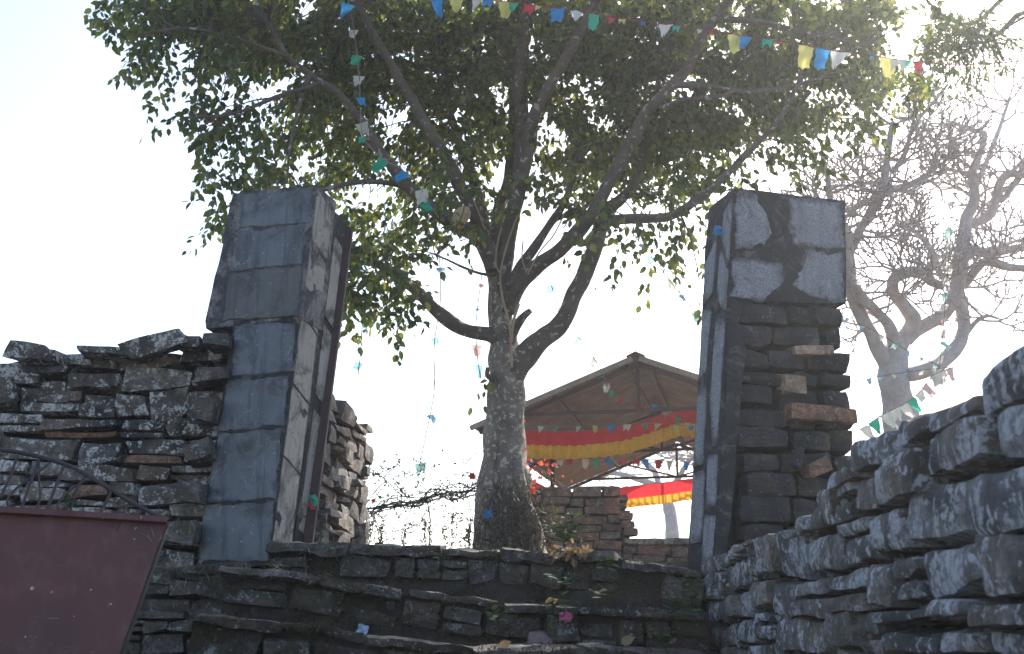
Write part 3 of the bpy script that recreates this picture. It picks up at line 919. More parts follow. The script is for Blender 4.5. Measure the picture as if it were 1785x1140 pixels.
# lower front: rough courses
s_l = (Gp(1290, 700) - RPc).dot(rp_a); s_r = (Gp(1487, 700) - RPc).dot(rp_a)
zt2 = Gp(1380, 528).z
rs_ = random.Random(77)
z = TZ - 0.15
bricks_px = [((1380, 604), (1447, 622)), ((1362, 651), (1398, 688)), ((1373, 709), (1487, 737))]
right_edge = lerp_profile([(Gp(1400, y).z, (Gp(x, y) - RPc).dot(rp_a)) for x, y in [(1475, 530), (1462, 570), (1470, 600), (1485, 640), (1490, 700), (1495, 760), (1498, 820), (1498, 960)]])
while z < zt2 - 0.02:
    h = rs_.uniform(0.10, 0.19)
    if z + h > zt2: h = zt2 - z
    s = s_l - rs_.uniform(0, 0.05)
    re = right_edge(z + h / 2)
    while s < re - 0.02:
        l = rs_.uniform(0.20, 0.46)
        e = min(s + l, re)
        if re - e < 0.10: e = re
        c = RPc + rp_a * ((s + e) / 2) + rp_b * (0.16 - rs_.uniform(0.0, 0.05)) ; c.z = z + h / 2
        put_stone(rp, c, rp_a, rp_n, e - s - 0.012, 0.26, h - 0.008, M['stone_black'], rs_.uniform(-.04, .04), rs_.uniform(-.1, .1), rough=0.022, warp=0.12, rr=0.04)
        s = e
    z += h
for i, ((x0, y0), (x1, y1)) in enumerate(bricks_px):
    c0 = Gp((x0 + x1) / 2, (y0 + y1) / 2)
    w_ = (Gp(x1, y0) - Gp(x0, y0)).length; h_ = (Gp(x0, y0) - Gp(x0, y1)).length
    o = put_stone(rp, c0 + rp_b * 0.005, rp_a, rp_n, w_, 0.14, h_ * 0.96, M['brick_pale'] if i < 2 else M['brick_orange'], R(-3) if i == 0 else 0.02, 0, 'brick', rr=0.008, warp=0.05 if i != 1 else 0.2, rough=0.006)
    o['label'] = ['pale pinkish brick lying flat among black stones', 'short pale brick end among black stones', 'long orange-brown brick among black stones'][i]
for px, py, wx, hz, mt in [(1305, 475, .01, .01, None), (1420, 815, .20, .10, 'brick_orange'), (1385, 800, .08, .14, 'stone_black')]:
    if mt: put_stone(rp, Gp(px, py) + rp_b * 0.04, rp_a, rp_n, wx, 0.2, hz, M[mt], R(-18) if wx > .1 else R(30), 0)
# left side face: shaft side and its long pale strips
C0, C1 = Gp(1280, 327), Gp(1245, 985)
def rcorner(z):
    t = (C0.z - z) / (C0.z - C1.z); return C0.lerp(C1, t)
def rside(s, z): return rcorner(z) + rp_b * s
side_n = -rp_a
# body behind the front (gives the visible left face)
poly = [rside(0.005, C0.z - 0.02), rside(0.16, C0.z - 0.10), rside(0.24, C0.z - 0.22), rside(0.44, C0.z - 0.42), rside(0.44, TZ - 0.2), rside(0.005, TZ - 0.2)]
rough_block(rp, poly, rp_a, 0.06, M['mortar_dark'], 'side_shaft', key=14)
def rstrip(pts): return [rside(s, C0.z - dz) for s, dz in pts]
strips = [[(0.02, 0.06), (0.14, 0.14), (0.16, 0.35), (0.05, 0.62), (0.02, 0.60)], [(0.23, 0.30), (0.42, 0.46), (0.42, 0.80), (0.27, 0.78)],
          [(0.02, 0.65), (0.17, 0.42), (0.19, 0.80), (0.03, 0.98)], [(0.27, 0.85), (0.42, 0.84), (0.42, 1.40), (0.30, 1.36)],
          [(0.03, 1.02), (0.18, 0.95), (0.20, 1.55), (0.12, 1.95), (0.04, 1.95)], [(0.28, 1.45), (0.42, 1.45), (0.42, 2.05), (0.26, 2.05)],
          [(0.03, 2.0), (0.19, 1.98), (0.17, 2.35), (0.03, 2.38)], [(0.22, 2.08), (0.42, 2.08), (0.42, 2.6), (0.22, 2.6)], [(0.02, 2.42), (0.19, 2.40), (0.19, 2.75), (0.02, 2.75)]]
for i, q in enumerate(strips): slab3(rp, rstrip(q), side_n, 0.010, M['pebble_slab'], 'side_slab', seed=60 + i)

# ================================================================ BRICK RUBBLE WALL BEHIND
BWY = 13.2
bw_ = empty('brick_wall', (P(970, 900, BWY).x, BWY, TZ - 0.1), 'rough red and brown brick rubble wall right of the big tree, under the tin shed', 'brick wall')
def bwp(px, py):
    p = P(px, py, BWY); return (p.x, p.z)
bx0 = bwp(862, 900)[0]; bx1 = bwp(1083, 900)[0]; bx2 = bwp(1240, 950)[0]
tb = lerp_profile([bwp(800, 852), bwp(960, 850), bwp(1060, 848), bwp(1083, 850)])
core_strip(bw_, Vector((0, BWY, 0)), X, Vector((0, -1, 0)), bx0, bx1 - 0.05, TZ - 0.15, tb, 0.10, 0.42, 0.04, M['core'])
rubble(bw_, Vector((0, BWY, 0)), X, Vector((0, -1, 0)), bx0, bx1, TZ - 0.12, tb, (0.07, 0.11), (0.14, 0.42), 0.24, M['brick_old'], 51, gap=0.012, proud=0.03, name='brick', rough=0.008, rr=0.014, warp=0.08, split=0.1, cell=0.12)
# right end of the wall: sunlit side bricks
z = TZ - 0.1
while z < bwp(1083, 850)[1] - 0.06:
    put_stone(bw_, Vector((bx1 + rnd.uniform(-0.03, 0.04), BWY + 0.33, z + 0.045)), Y_, X, 0.26, 0.2, 0.08, M['brick_old'], rnd.uniform(-.05, .05), 0, 'brick', rough=0.008, rr=0.014, warp=0.08)
    z += 0.09
for k_, (px, py) in enumerate([(1093, 915), (1098, 928), (1090, 902)]):
    put_stone(bw_, P(px, py, BWY + 0.1), X, Vector((0, -1, 0)), 0.16, 0.3, 0.08, M['brick_old'], 0, 0, 'brick', rr=0.014, warp=0.1)
tb2 = lerp_profile([bwp(1083, 938), bwp(1140, 937), bwp(1240, 940)])
lowb = empty('brick_wall', (P(1150, 950, BWY).x, BWY + 0.05, TZ - 0.1), 'knee-high brick and stone wall with a grey coping, between brick wall and right pillar', 'low wall')
core_strip(lowb, Vector((0, BWY + 0.05, 0)), X, Vector((0, -1, 0)), bx1, bx2, TZ - 0.15, tb2, 0.1, 0.4, 0.05, M['core'])
rubble(lowb, Vector((0, BWY + 0.05, 0)), X, Vector((0, -1, 0)), bx1 + 0.01, bx2, TZ - 0.12, lambda s: tb2(s) - 0.07, (0.08, 0.11), (0.2, 0.4), 0.24, M['brick_old'], 53, name='brick', rough=0.008, rr=0.014, warp=0.08, split=0.1)
s = bx1 + 0.02
while s < bx2:
    l = rnd.uniform(0.3, 0.5)
    put_stone(lowb, Vector((s + l / 2, BWY + 0.2, tb2(s) - 0.035)), X, Vector((0, -1, 0)), l - 0.01, 0.42, 0.075, M['stone_rear'], 0, 0, 'coping_stone', warp=0.06)
    s += l

# ================================================================ SHED
SA = R(12.2)
ax_l = Vector((math.sin(SA), math.cos(SA), 0)); ax_w = Vector((math.cos(SA), -math.sin(SA), 0))
RDG = P(1108, 618, 16.0)
EVL = on_plane(820, 742, RDG, -ax_l)
half = (RDG - EVL).dot(ax_w); drop = RDG.z - EVL.z
SL = 7.8
shed = empty('open_shed', (RDG.x, RDG.y + 3, TZ - 0.1), 'open shelter with a gabled corrugated tin roof on maroon steel trusses, behind the big tree', 'shed')
def roof_pt(w, l, dz=0.0):   # w: -1..1 across, l metres back
    return RDG + ax_w * (half * w) + ax_l * l + Vector((0, 0, -drop * abs(w) + dz))
NS = 9
for side in (-1, 1):
    for i in range(NS):
        l0 = SL * i / NS; l1 = SL * (i + 1) / NS + 0.05
        nn = int((l1 - l0) / 0.076 * 6)
        vs = []; fs = []
        for j in range(nn + 1):
            l = l0 + (l1 - l0) * j / nn
            cz = 0.012 * math.sin(2 * math.pi * l / 0.076) + 0.003 * (i % 2)
            for t_ in (0.0, 0.5, 1.0):
                vs.append(roof_pt(side * t_, l, cz + 0.004 * math.sin(i * 2.1 + t_ * 5)))
        for j in range(nn):
            for k_ in (0, 1):
                q = j * 3 + k_
                fs.append((q, q + 1, q + 4, q + 3) if side > 0 else (q, q + 3, q + 4, q + 1))
        # give the sheet thickness
        n0 = len(vs)
        vs += [v + Vector((0, 0, 0.004)) for v in vs]
        fs += [tuple(reversed([a + n0 for a in f])) for f in fs]
        for j in range(nn):
            for e_ in (0, 2):
                q = j * 3 + e_
                fs.append((q, q + 3, q + 3 + n0, q + n0))
        mb = MB(); mb.add(vs, fs); mb.build('roof_sheet', M['tin'], shed, smooth=True, sharp=60)
mb = MB()
for i in range(2):
    sg = (-1, 1)[i]
    a1, b1 = roof_pt(0, -0.05, 0.035), roof_pt(0, SL + 0.05, 0.035)
    a2, b2 = roof_pt(sg * 0.055, -0.05, 0.02), roof_pt(sg * 0.055, SL + 0.05, 0.02)
    mb.add([a1, b1, b2, a2], [(0, 1, 2, 3)])
    mb.add([v + Vector((0, 0, 0.008)) for v in (a1, b1, b2, a2)], [(0, 1, 2, 3)])
mb.build('ridge_cap', M['tin_ridge'], shed)
for side in (-1, 1):
    m2 = MB()
    a1, b1 = roof_pt(0.02 * side, -0.02, -0.045), roof_pt(side, -0.02, -0.045)
    m2.bar(a1, b1, 0.03, 0.07); m2.build('barge_board', M['tin_ridge'], shed)
def truss(l, kp=True):
    tie = -drop * 0.62 if l < 1 else -drop * 0.60
    for side in (-1, 1):
        m2 = MB(); m2.bar(roof_pt(0, l, -0.09), roof_pt(side * 0.97, l, -0.09), 0.05, 0.06); m2.build('rafter', M['truss'], shed)
    w_ = 0.72
    m2 = MB(); a1 = RDG + ax_w * (-half * w_) + ax_l * l + Vector((0, 0, -drop * w_ - 0.09)); b1 = RDG + ax_w * (half * w_) + ax_l * l + Vector((0, 0, -drop * w_ - 0.09))
    m2.bar(a1, b1, 0.045, 0.05); m2.build('tie_beam', M['truss'], shed)
    m2 = MB(); m2.bar(roof_pt(0, l, -0.1), (a1 + b1) / 2, 0.045, 0.045, up=Vector((0, 1, 0))); m2.build('king_post', M['truss'], shed)
    for side in (-1, 1):
        m2 = MB(); m2.bar((a1 + b1) / 2, roof_pt(side * 0.42, l, -0.1), 0.035, 0.035, up=Vector((0, 1, 0)))
        if l > 0.5: m2.build('strut', M['truss'], shed)
for l in (0.25, 4.0, SL - 0.2): truss(l)
for w_ in (-0.95, -0.5, -0.06, 0.06, 0.5, 0.95):
    m2 = MB(); m2.bar(roof_pt(w_, 0.0, -0.045), roof_pt(w_, SL, -0.045), 0.05, 0.05); m2.build('purlin', M['truss'], shed)
for l in (0.6, 4.0, SL - 0.3):
    for w_ in (-0.80, 0.93):
        q = roof_pt(w_, l, -0.1)
        if l < 5 or w_ > 0:
            m2 = MB(); m2.bar(Vector((q.x, q.y, TZ - 0.2)), q, 0.08, 0.08, up=Vector((0, 1, 0))); m2.build('post', M['truss'], shed)

# banners
def banner(pts_top, h_red, h_yel, label, sag=0.0, seed=0, group=None):
    """pts_top: list of 3d points of the upper edge"""
    e = empty('festive_banner', pts_top[0], label, 'banner', group)
    pts, _ = catmull(pts_top, [1] * len(pts_top), 14)
    # resample by length
    L = [0]
    for a, b in zip(pts, pts[1:]): L.append(L[-1] + (b - a).length)
    n = int(L[-1] / 0.022)
    res = []
    j = 0
    for i in range(n + 1):
        t = L[-1] * i / n
        while j < len(L) - 2 and L[j + 1] < t: j += 1
        res.append(pts[j].lerp(pts[j + 1], (t - L[j]) / max(1e-6, L[j + 1] - L[j])))
    def row(z0, z1, amp, freq, rows):
        vs = []; fs = []
        for i, p in enumerate(res):
            t = i * 0.022
            d = (res[min(i + 1, n)] - res[max(i - 1, 0)]); d.z = 0; d.normalize()
            nr = Vector((d.y, -d.x, 0))
            ph = t * freq + 1.3 * noise.noise(Vector((t * 3, seed, 0)))
            for k in range(rows + 1):
                f = k / rows
                w = amp * (0.3 + 0.7 * f) * math.sin(ph) + 0.02 * noise.noise(Vector((t * 1.5, f, seed)))
                ext = 0.02 * noise.noise(Vector((t * 4, 9, seed))) * f
                vs.append(p + nr * w + Vector((0, 0, -(z0 + (z1 - z0) * f) + ext)) + d * (0.012 * math.cos(ph) * f if amp > 0.01 else 0))
        for i in range(n):
            for k in range(rows):
                a = i * (rows + 1) + k
                fs.append((a, a + 1, a + rows + 2, a + rows + 1))
        return vs, fs
    m1 = MB(); m1.add(*row(0, h_red, 0.006, 9, 3)); m1.build('red_panel', M['banner_red'], e, smooth=True)
    m1 = MB(); m1.add(*row(h_red - 0.01, h_red + h_yel, 0.06, 46, 3)); m1.build('yellow_frill', M['banner_yellow'], e, smooth=True)
    m1 = MB(); m1.tube([p + Vector((0, 0, 0.004)) for p in pts], 0.006, 5); m1.build('hanging_cord', M['cord'], e)
    return e
Y1 = 16.6
banner([P(878, 745, Y1 + .1), P(910, 750, Y1), P(1000, 752, Y1), P(1080, 744, Y1), P(1140, 727, Y1), P(1175, 716, Y1), P(1215, 713, Y1), P(1300, 716, Y1), P(1400, 742, Y1)], 0.215, 0.19, 'near red and yellow pleated banner strung across the front of the tin shed', seed=1)
Y2 = 22.6
banner([P(1070, 852, Y2), P(1100, 848, Y2), P(1160, 841, Y2), P(1215, 834, Y2), P(1300, 830, Y2)], 0.24, 0.17, 'far red banner with yellow frill hanging at the back opening of the shed', seed=5)
q0, q1 = roof_pt(-0.93, 0.9, -0.35), roof_pt(-0.93, 6.4, -0.30)
banner([q0, q0.lerp(q1, .35) + Vector((0, 0, -.06)), q0.lerp(q1, .7) + Vector((0, 0, -.05)), q1], 0.36, 0.12, 'red side banner hanging along the left eave of the shed beside the tree trunk', seed=8)

# ================================================================ MAIN TREE
TY = 11.5
tree = empty('fig_tree', P(888, 950, TY), 'big spreading leafy fig tree rising between the two pillars', 'tree')
tree.location.z = TZ - 0.1
samples = []
def limb(pts, name, mat, yoff=(0, 0), n=10, lump=0.38, sub=5, samp=True, base=TY, store=samples):
    m = len(pts)
    q = []; rr = []
    for i, (x, y, r) in enumerate(pts):
        Y = base + yoff[0] + (yoff[1] - yoff[0]) * (i / max(1, m - 1))
        q.append(P(x, y, Y)); rr.append(r * Y / F)
    p2, r2 = catmull(q, rr, sub)
    mb = MB(); mb.tube(p2, r2, n, lump=lump)
    if samp: store += [(p, r) for p, r in zip(p2, r2) if r < 0.075]
    return mb, name, mat, p2, r2
def build_limb(tr, *a, **k):
    mb, name, mat, p2, r2 = limb(*a, **k)
    mb.build(name, mat, tr, smooth=True)
    return p2, r2
build_limb(tree, [(888, 1010, 82), (888, 960, 68), (886, 920, 57), (884, 880, 48), (881, 840, 43), (880, 800, 39), (880, 760, 36), (881, 720, 34), (882, 690, 34), (884, 660, 33), (881, 630, 31), (878, 600, 26), (874, 570, 24), (872, 530, 23), (870, 490, 23), (867, 455, 20)], 'trunk', M['bark_trunk'], n=20, lump=0.22, sub=5, samp=False)
# buttress ribs at the foot
for pts in [[(850, 960, 22), (848, 900, 17), (850, 840, 13), (857, 780, 9), (868, 735, 6), (885, 722, 4)], [(925, 965, 24), (915, 900, 17), (905, 840, 13), (900, 790, 9)], [(868, 965, 22), (872, 900, 16), (872, 850, 10)], [(838, 985, 20), (842, 930, 16), (838, 870, 10), (845, 810, 7), (860, 760, 5)]]:
    build_limb(tree, pts, 'root_rib', M['bark_trunk'], yoff=(-0.28, -0.16), n=8, samp=False)
LB = M['bark']
limbs = [
 ([(893, 668, 25), (905, 635, 24), (930, 605, 20), (965, 578, 17), (987, 545, 16), (1004, 510, 15.5), (1020, 475, 15), (1034, 440, 15), (1044, 408, 14), (1053, 385, 13)], (0, -0.3), 12),
 ([(1050, 398, 11), (1068, 384, 10.5), (1110, 380, 9.5), (1160, 378, 9), (1200, 360, 8), (1250, 320, 7), (1310, 260, 6), (1350, 218, 5), (1382, 165, 4), (1400, 120, 3)], (-0.3, -1.4), 9),
 ([(1050, 395, 13), (1062, 365, 12), (1085, 345, 10), (1106, 318, 9), (1120, 260, 8), (1135, 200, 6), (1150, 130, 5)], (-0.3, 0.3), 9),
 ([(876, 590, 20), (850, 584, 14), (820, 578, 12.5), (795, 568, 12), (760, 540, 11), (725, 505, 10), (685, 476, 8.5), (645, 452, 7.5), (612, 432, 6.5), (588, 400, 5), (560, 360, 4)], (0, -1.0), 10),
 ([(866, 480, 19), (853, 440, 17), (832, 412, 16), (795, 392, 15), (752, 362, 13.5), (718, 332, 12), (690, 298, 10.5), (658, 256, 9), (630, 208, 8), (590, 165, 7.5), (540, 130, 7), (500, 98, 6), (468, 40, 5)], (0, -1.3), 10),
 ([(862, 470, 16), (848, 425, 13.5), (828, 375, 13), (802, 325, 12), (772, 268, 11), (742, 215, 10), (708, 158, 9), (680, 108, 8), (650, 58, 7.5), (620, -10, 6.5), (600, -80, 5)], (-0.1, -0.9), 10),
 ([(852, 420, 9), (838, 360, 9.5), (820, 300, 9), (800, 250, 8), (785, 190, 6.5), (778, 120, 5)], (0.1, 0.6), 8),
 ([(880, 520, 20), (878, 470, 17), (886, 410, 15), (900, 350, 14.5), (908, 290, 14), (910, 230, 13.5), (906, 160, 12.5), (910, 90, 12), (915, 10, 10.5), (920, -70, 9)], (-0.05, -0.4), 10),
 ([(872, 480, 14), (862, 420, 12), (868, 370, 11), (885, 320, 10.5), (893, 260, 9.5), (895, 200, 8), (890, 130, 7)], (0.1, 0.5), 8),
 ([(905, 330, 12), (920, 265, 13), (930, 205, 12.5), (958, 152, 11), (990, 95, 10), (1025, 32, 9), (1062, -40, 7)], (-0.2, -0.9), 9),
 ([(882, 545, 20), (895, 510, 17), (918, 480, 15.5), (955, 450, 14), (1002, 410, 13.5), (1040, 358, 13), (1072, 300, 12.5), (1102, 245, 12), (1132, 190, 11), (1172, 148, 10), (1200, 118, 9), (1216, 80, 8.5), (1248, 30, 8), (1282, -20, 7), (1310, -90, 6)], (-0.05, -1.0), 10),
 ([(888, 500, 10), (908, 465, 10), (934, 430, 9), (960, 388, 8), (985, 350, 7), (1000, 300, 6), (1012, 240, 5)], (-0.15, 0.0), 8),
 ([(886, 600, 10), (900, 570, 8), (912, 552, 6), (925, 541, 5)], (-0.1, -0.25), 7),
 ([(868, 478, 4), (840, 477, 3), (805, 465, 2.6), (778, 452, 2), (760, 445, 1.4)], (-0.1, -0.5), 6),
 ([(720, 338, 7), (695, 322, 5.5), (650, 317, 5), (610, 320, 4.5), (560, 332, 4), (500, 340, 3), (420, 352, 2.4), (365, 375, 1.6)], (-0.4, -1.2), 7),
 ([(690, 430, 2.5), (665, 470, 2.2), (640, 495, 2), (612, 518, 1.6)], (-0.7, -1.0), 5),
 ([(540, 130, 6), (520, 190, 4), (505, 260, 3), (500, 320, 2)], (-1.1, -1.4), 6),
 ([(560, 145, 5), (480, 170, 4), (400, 200, 3), (320, 205, 2)], (-1.1, -1.7), 6),
 ([(500, 98, 5), (420, 70, 4), (330, 50, 3), (240, 60, 2)], (-1.2, -1.9), 6),
 ([(1172, 148, 8), (1230, 150, 6), (1300, 160, 5), (1380, 150, 4), (1480, 120, 3)], (-0.7, -1.3), 7),
 ([(1250, 30, 7), (1330, 40, 5), (1420, 60, 4), (1510, 80, 3)], (-0.9, -1.3), 7),
 ([(1285, 160, 5), (1240, 170, 5), (1190, 175, 5), (1150, 190, 6)], (-1.0, -.7), 6),
 ([(960, 388, 4), (985, 375, 5), (1010, 372, 4), (1035, 340, 3)], (-0.1, 0.2), 6),
 ([(850, 640, 4), (850, 655, 5), (862, 662, 6)], (-0.25, -0.2), 6),
]
for pts, yo, n in limbs:
    build_limb(tree, pts, 'branch', LB, yoff=yo, n=n)
# big aerial roots, thin and sunlit
for pts in [[(905, 370, 1.7), (893, 400, 1.8), (880, 440, 1.8), (872, 480, 1.8), (876, 520, 2.2), (888, 570, 2.4), (892, 640, 2.2)], [(886, 350, 1.4), (876, 390, 1.4), (868, 420, 1.5), (864, 455, 1.6), (870, 475, 1.5)],
            [(912, 420, 1.5), (910, 450, 1.5), (918, 475, 1.5)], [(815, 330, 1.4), (830, 360, 1.4), (845, 400, 1.3)], [(985, 370, 1.6), (965, 410, 1.6), (940, 440, 1.6), (920, 478, 1.6)], [(905, 530, 2.5), (895, 560, 3), (890, 600, 3)], [(1045, 350, 1.4), (1020, 385, 1.5), (998, 420, 1.5)]]:
    build_limb(tree, pts, 'aerial_root', M['bark_root'], yoff=(-0.32, -0.36), n=5, samp=False, lump=0)

# density of the crown, columns every 60 px from x=200, rows every 60 px from y=30
DENS = {30: '4689999999999999999999753', 90: '0536999999999999999998853', 150: '0102479999999999999999752', 210: '0034467888888999999887300',
        270: '0002466765457888876331000', 330: '0003466666433466553201000', 390: '0003000664321243242000000', 450: '0000000553100112310000000',
        510: '0000000442000000120000000', 555: '0000000320000000000000000'}
samp_np = np.array([list(p) for p, r in samples])
clusters = []
for y0, row in DENS.items():
    for i, ch in enumerate(row):
        dd = int(ch)
        k = dd * dd * 0.46 + dd * (0.6 if dd < 9 else 0.35)
        k = int(k) + (1 if rnd.random() < k - int(k) else 0)
        for _ in range(int(k * 1.25)):
            px = 200 + 60 * i + rnd.uniform(-34, 34); py = y0 - 8 + rnd.uniform(-32, 32)
            if noise.noise(Vector((px * 0.014, py * 0.017, 4.2))) + 0.5 * noise.noise(Vector((px * 0.04, py * 0.045, 1.2))) < (-0.12 if dd < 9 or y0 > 120 else -0.3) and px > 450 and not (py > 400 and px < 760): continue
            Yc = rnd.uniform(11.0, 14.6) if dd > 4 else rnd.uniform(10.0, 12.4)
            if px < 420: Yc = rnd.uniform(9.8, 11.4)
            if px < 800 and py > 420: Yc = rnd.uniform(10.3, 11.6)
            clusters.append(P(px, py, Yc))
# crown above the frame
for _ in range(1500):
    th = rnd.uniform(0, 2 * math.pi); r_ = math.sqrt(rnd.random())
    x = -0.2 + 4.6 * r_ * math.cos(th); y = 12.0 + 2.8 * r_ * math.sin(th)
    z = EYE + y * 0.60 + 0.15 + rnd.random() * 3.0 * math.sqrt(max(0, 1 - r_ * r_))
    clusters.append(Vector((x, y, z)))

def leaf_arrays(pos, dirs, nors, Ls, Wr=0.68):
    """leaves as folded pointed ovals"""
    n = len(pos)
    side = np.cross(dirs, nors); side /= np.linalg.norm(side, axis=1)[:, None] + 1e-9
    nn = np.cross(side, dirs)
    W = Ls * Wr
    prof = [(0.0, 0.0, 0.0), (0.22, 0.40, 0.03), (0.22, -0.40, 0.03), (0.58, 0.42, 0.02), (0.58, -0.42, 0.02), (1.0, 0.0, -0.12), (0.42, 0.0, -0.10)]
    V = np.zeros((n, 7, 3))
    for i, (l, w, h) in enumerate(prof):
        V[:, i] = pos + dirs * (Ls * l)[:, None] + side * (W * w)[:, None] + nn * (W * h)[:, None]
    T = np.array([(0, 1, 6), (1, 3, 6), (3, 5, 6), (5, 4, 6), (4, 2, 6), (2, 0, 6)])
    Fc = (np.arange(n) * 7)[:, None, None] + T[None]
    return V.reshape(-1, 3), Fc.reshape(-1, 3)

def tri_mesh(V, Fc, smooth=False):
    me = bpy.data.meshes.new('m')
    me.vertices.add(len(V)); me.vertices.foreach_set('co', V.astype(np.float32).ravel())
    nf = len(Fc)
    me.loops.add(nf * 3); me.loops.foreach_set('vertex_index', Fc.astype(np.int32).ravel())
    me.polygons.add(nf); me.polygons.foreach_set('loop_start', np.arange(0, nf * 3, 3, dtype=np.int32))
    me.polygons.foreach_set('loop_total', np.full(nf, 3, dtype=np.int32))
    if smooth: me.polygons.foreach_set('use_smooth', [True] * nf)
    me.update(calc_edges=True)
    return me

def leafy(clusters, samp, nleaf=(12, 19), L=(0.062, 0.110), span=0.46, connect=0.3, twig_r=0.0035):
    pos = []; dr = []; no = []; Ls = []
    tw = MB()
    for c in clusters:
        d2 = ((samp - np.array(c)) ** 2).sum(1)
        q = Vector(samp[int(d2.argmin())])
        o = (c - q)
        dist = o.length
        o = o.normalized() * 0.8 + Vector((rnd.uniform(-.7, .7), rnd.uniform(-.7, .7), rnd.uniform(-.5, .25)))
        o.normalize()
        a = c - o * span * 0.45
        n = 5
        line = [a + o * (span * i / (n - 1)) + Vector((0, 0, -0.12 * (i / (n - 1)) ** 2)) for i in range(n)]
        tw.tube(line, [twig_r * (1 - 0.6 * i / (n - 1)) for i in range(n)], 3, cap=False)
        if rnd.random() < connect and 0.2 < dist < 1.5:
            mid = q.lerp(a, 0.5) + Vector((rnd.uniform(-.1, .1), rnd.uniform(-.1, .1), 0.08 * dist))
            cl, cr = catmull([q, mid, a], [0.006 + 0.004 * dist, 0.005 + 0.002 * dist, twig_r], 3)
            tw.tube(cl, cr, 4, cap=False)
        k = rnd.randint(*nleaf)
        for i in range(k):
            t = (i + rnd.random()) / k
            j = min(n - 2, int(t * (n - 1)))
            p = line[j].lerp(line[j + 1], t * (n - 1) - j)
            sdv = Vector((rnd.gauss(0, 1), rnd.gauss(0, 1), rnd.gauss(0, 0.5)))
            p = p + sdv.normalized() * rnd.uniform(0.015, 0.06)
            d = (sdv.normalized() * 0.7 + o * 0.4 + Vector((0, 0, -rnd.uniform(0.2, 1.1)))).normalized()
            m = Vector((rnd.gauss(0, .7), rnd.gauss(0, .7), rnd.uniform(0.2, 1.2))).normalized()
            pos.append(p); dr.append(d); no.append(m); Ls.append(rnd.uniform(*L))
    return (np.array([list(p) for p in pos]), np.array([list(p) for p in dr]), np.array([list(p) for p in no]), np.array(Ls)), tw

def put_leaves(parent, arr, mat, stuff_name, single=300, Wr=0.68, leafname='leaf'):
    pos, dr, no, Ls = arr
    # the nearest leaves in view become objects of their own
    rel = pos - np.array([0, 0, EYE])
    f = rel[:, 1] * ct + rel[:, 2] * st
    sx = rel[:, 0] / f * F + 892.5; sy = 570 - (rel[:, 2] * ct - rel[:, 1] * st) / f * F
    vis = (sx > 0) & (sx < 1785) & (sy > 0) & (sy < 1140)
    key = np.where(vis, Ls / f, 0)
    order = np.argsort(-key)
    pick = order[:single]; rest = order[single:]
    base = parent.location
    if single:
        me0 = tri_mesh(*leaf_arrays(np.zeros((1, 3)), np.array([[1., 0, 0]]), np.array([[0, 0, 1.]]), np.array([1.0]), Wr))
        me0.materials.append(mat)
        for i in pick:
            d = Vector(dr[i]); s = d.cross(Vector(no[i])).normalized(); nn = s.cross(d)
            m = Matrix((d, s, nn)).transposed().to_4x4() if False else Matrix(((d.x, -s.x, nn.x, 0), (d.y, -s.y, nn.y, 0), (d.z, -s.z, nn.z, 0), (0, 0, 0, 1)))
            m = Matrix.Translation(Vector(pos[i])) @ m @ Matrix.Scale(float(Ls[i]), 4)
            link(leafname, me0, None, parent, mtx=m)
    if len(rest):
        V, Fc = leaf_arrays(pos[rest] - np.array(base), dr[rest], no[rest], Ls[rest], Wr)
        me = tri_mesh(V, Fc)
        o = link(stuff_name, me, mat, parent, loc=base); o['kind'] = 'stuff'

arr, tw = leafy(clusters, samp_np)
tw.build('twigs', M['bark_fine'], tree, kind='stuff')
put_leaves(tree, arr, M['leaf'], 'foliage', 300)
# small sprig on the trunk
s_arr, s_tw = leafy([P(835, 672, 11.2), P(850, 665, 11.25)], np.array([list(P(858, 660, 11.25))]), nleaf=(5, 7), span=0.3, connect=1)
s_tw.build('sprig', M['bark_fine'], tree, kind='stuff')
put_leaves(tree, s_arr, M['leaf'], 'sprig_leaves', 0)
# straw bundle in the fork
sb = empty('straw_bundle', P(803, 400, 11.0), 'tan matted straw bundle caught in the fork of the big tree', 'straw bundle')
put_stone(sb, P(803, 378, 11.0), X, Vector((0, -1, 0)), 0.15, 0.15, 0.27, M['straw'], R(22), 0, 'straw', rough=0.035, rr=0.07, warp=0.1, cell=0.02, mx=12)

# ================================================================ FRANGIPANI (bare trees)
def forks(mb, p, d, L, r, depth, rs):
    m = p + d * (L * 0.5) + Vector((rs.uniform(-1, 1), rs.uniform(-1, 1), rs.uniform(-.3, 1))) * L * 0.07
    e = p + d * L + Vector((0, 0, L * 0.08))
    mb.tube([p, m, e], [r, r * 0.85, r * 0.8], 4 if depth < 3 else 5, cap=depth <= 1)
    if depth == 0: return
    k = 2 if rs.random() < 0.6 else 3
    x = d.cross(Vector((rs.uniform(-1, 1), rs.uniform(-1, 1), rs.uniform(-1, 1)))).normalized()
    for i in range(k):
        q = Matrix.Rotation(2 * math.pi * i / k + rs.uniform(-.3, .3), 3, d) @ x
        an = rs.uniform(0.42, 0.8)
        nd_ = (d * math.cos(an) + q * math.sin(an) + Vector((0, 0, 0.18))).normalized()
        forks(mb, e, nd_, L * rs.uniform(0.68, 0.9), r * 0.78, depth - 1, rs)
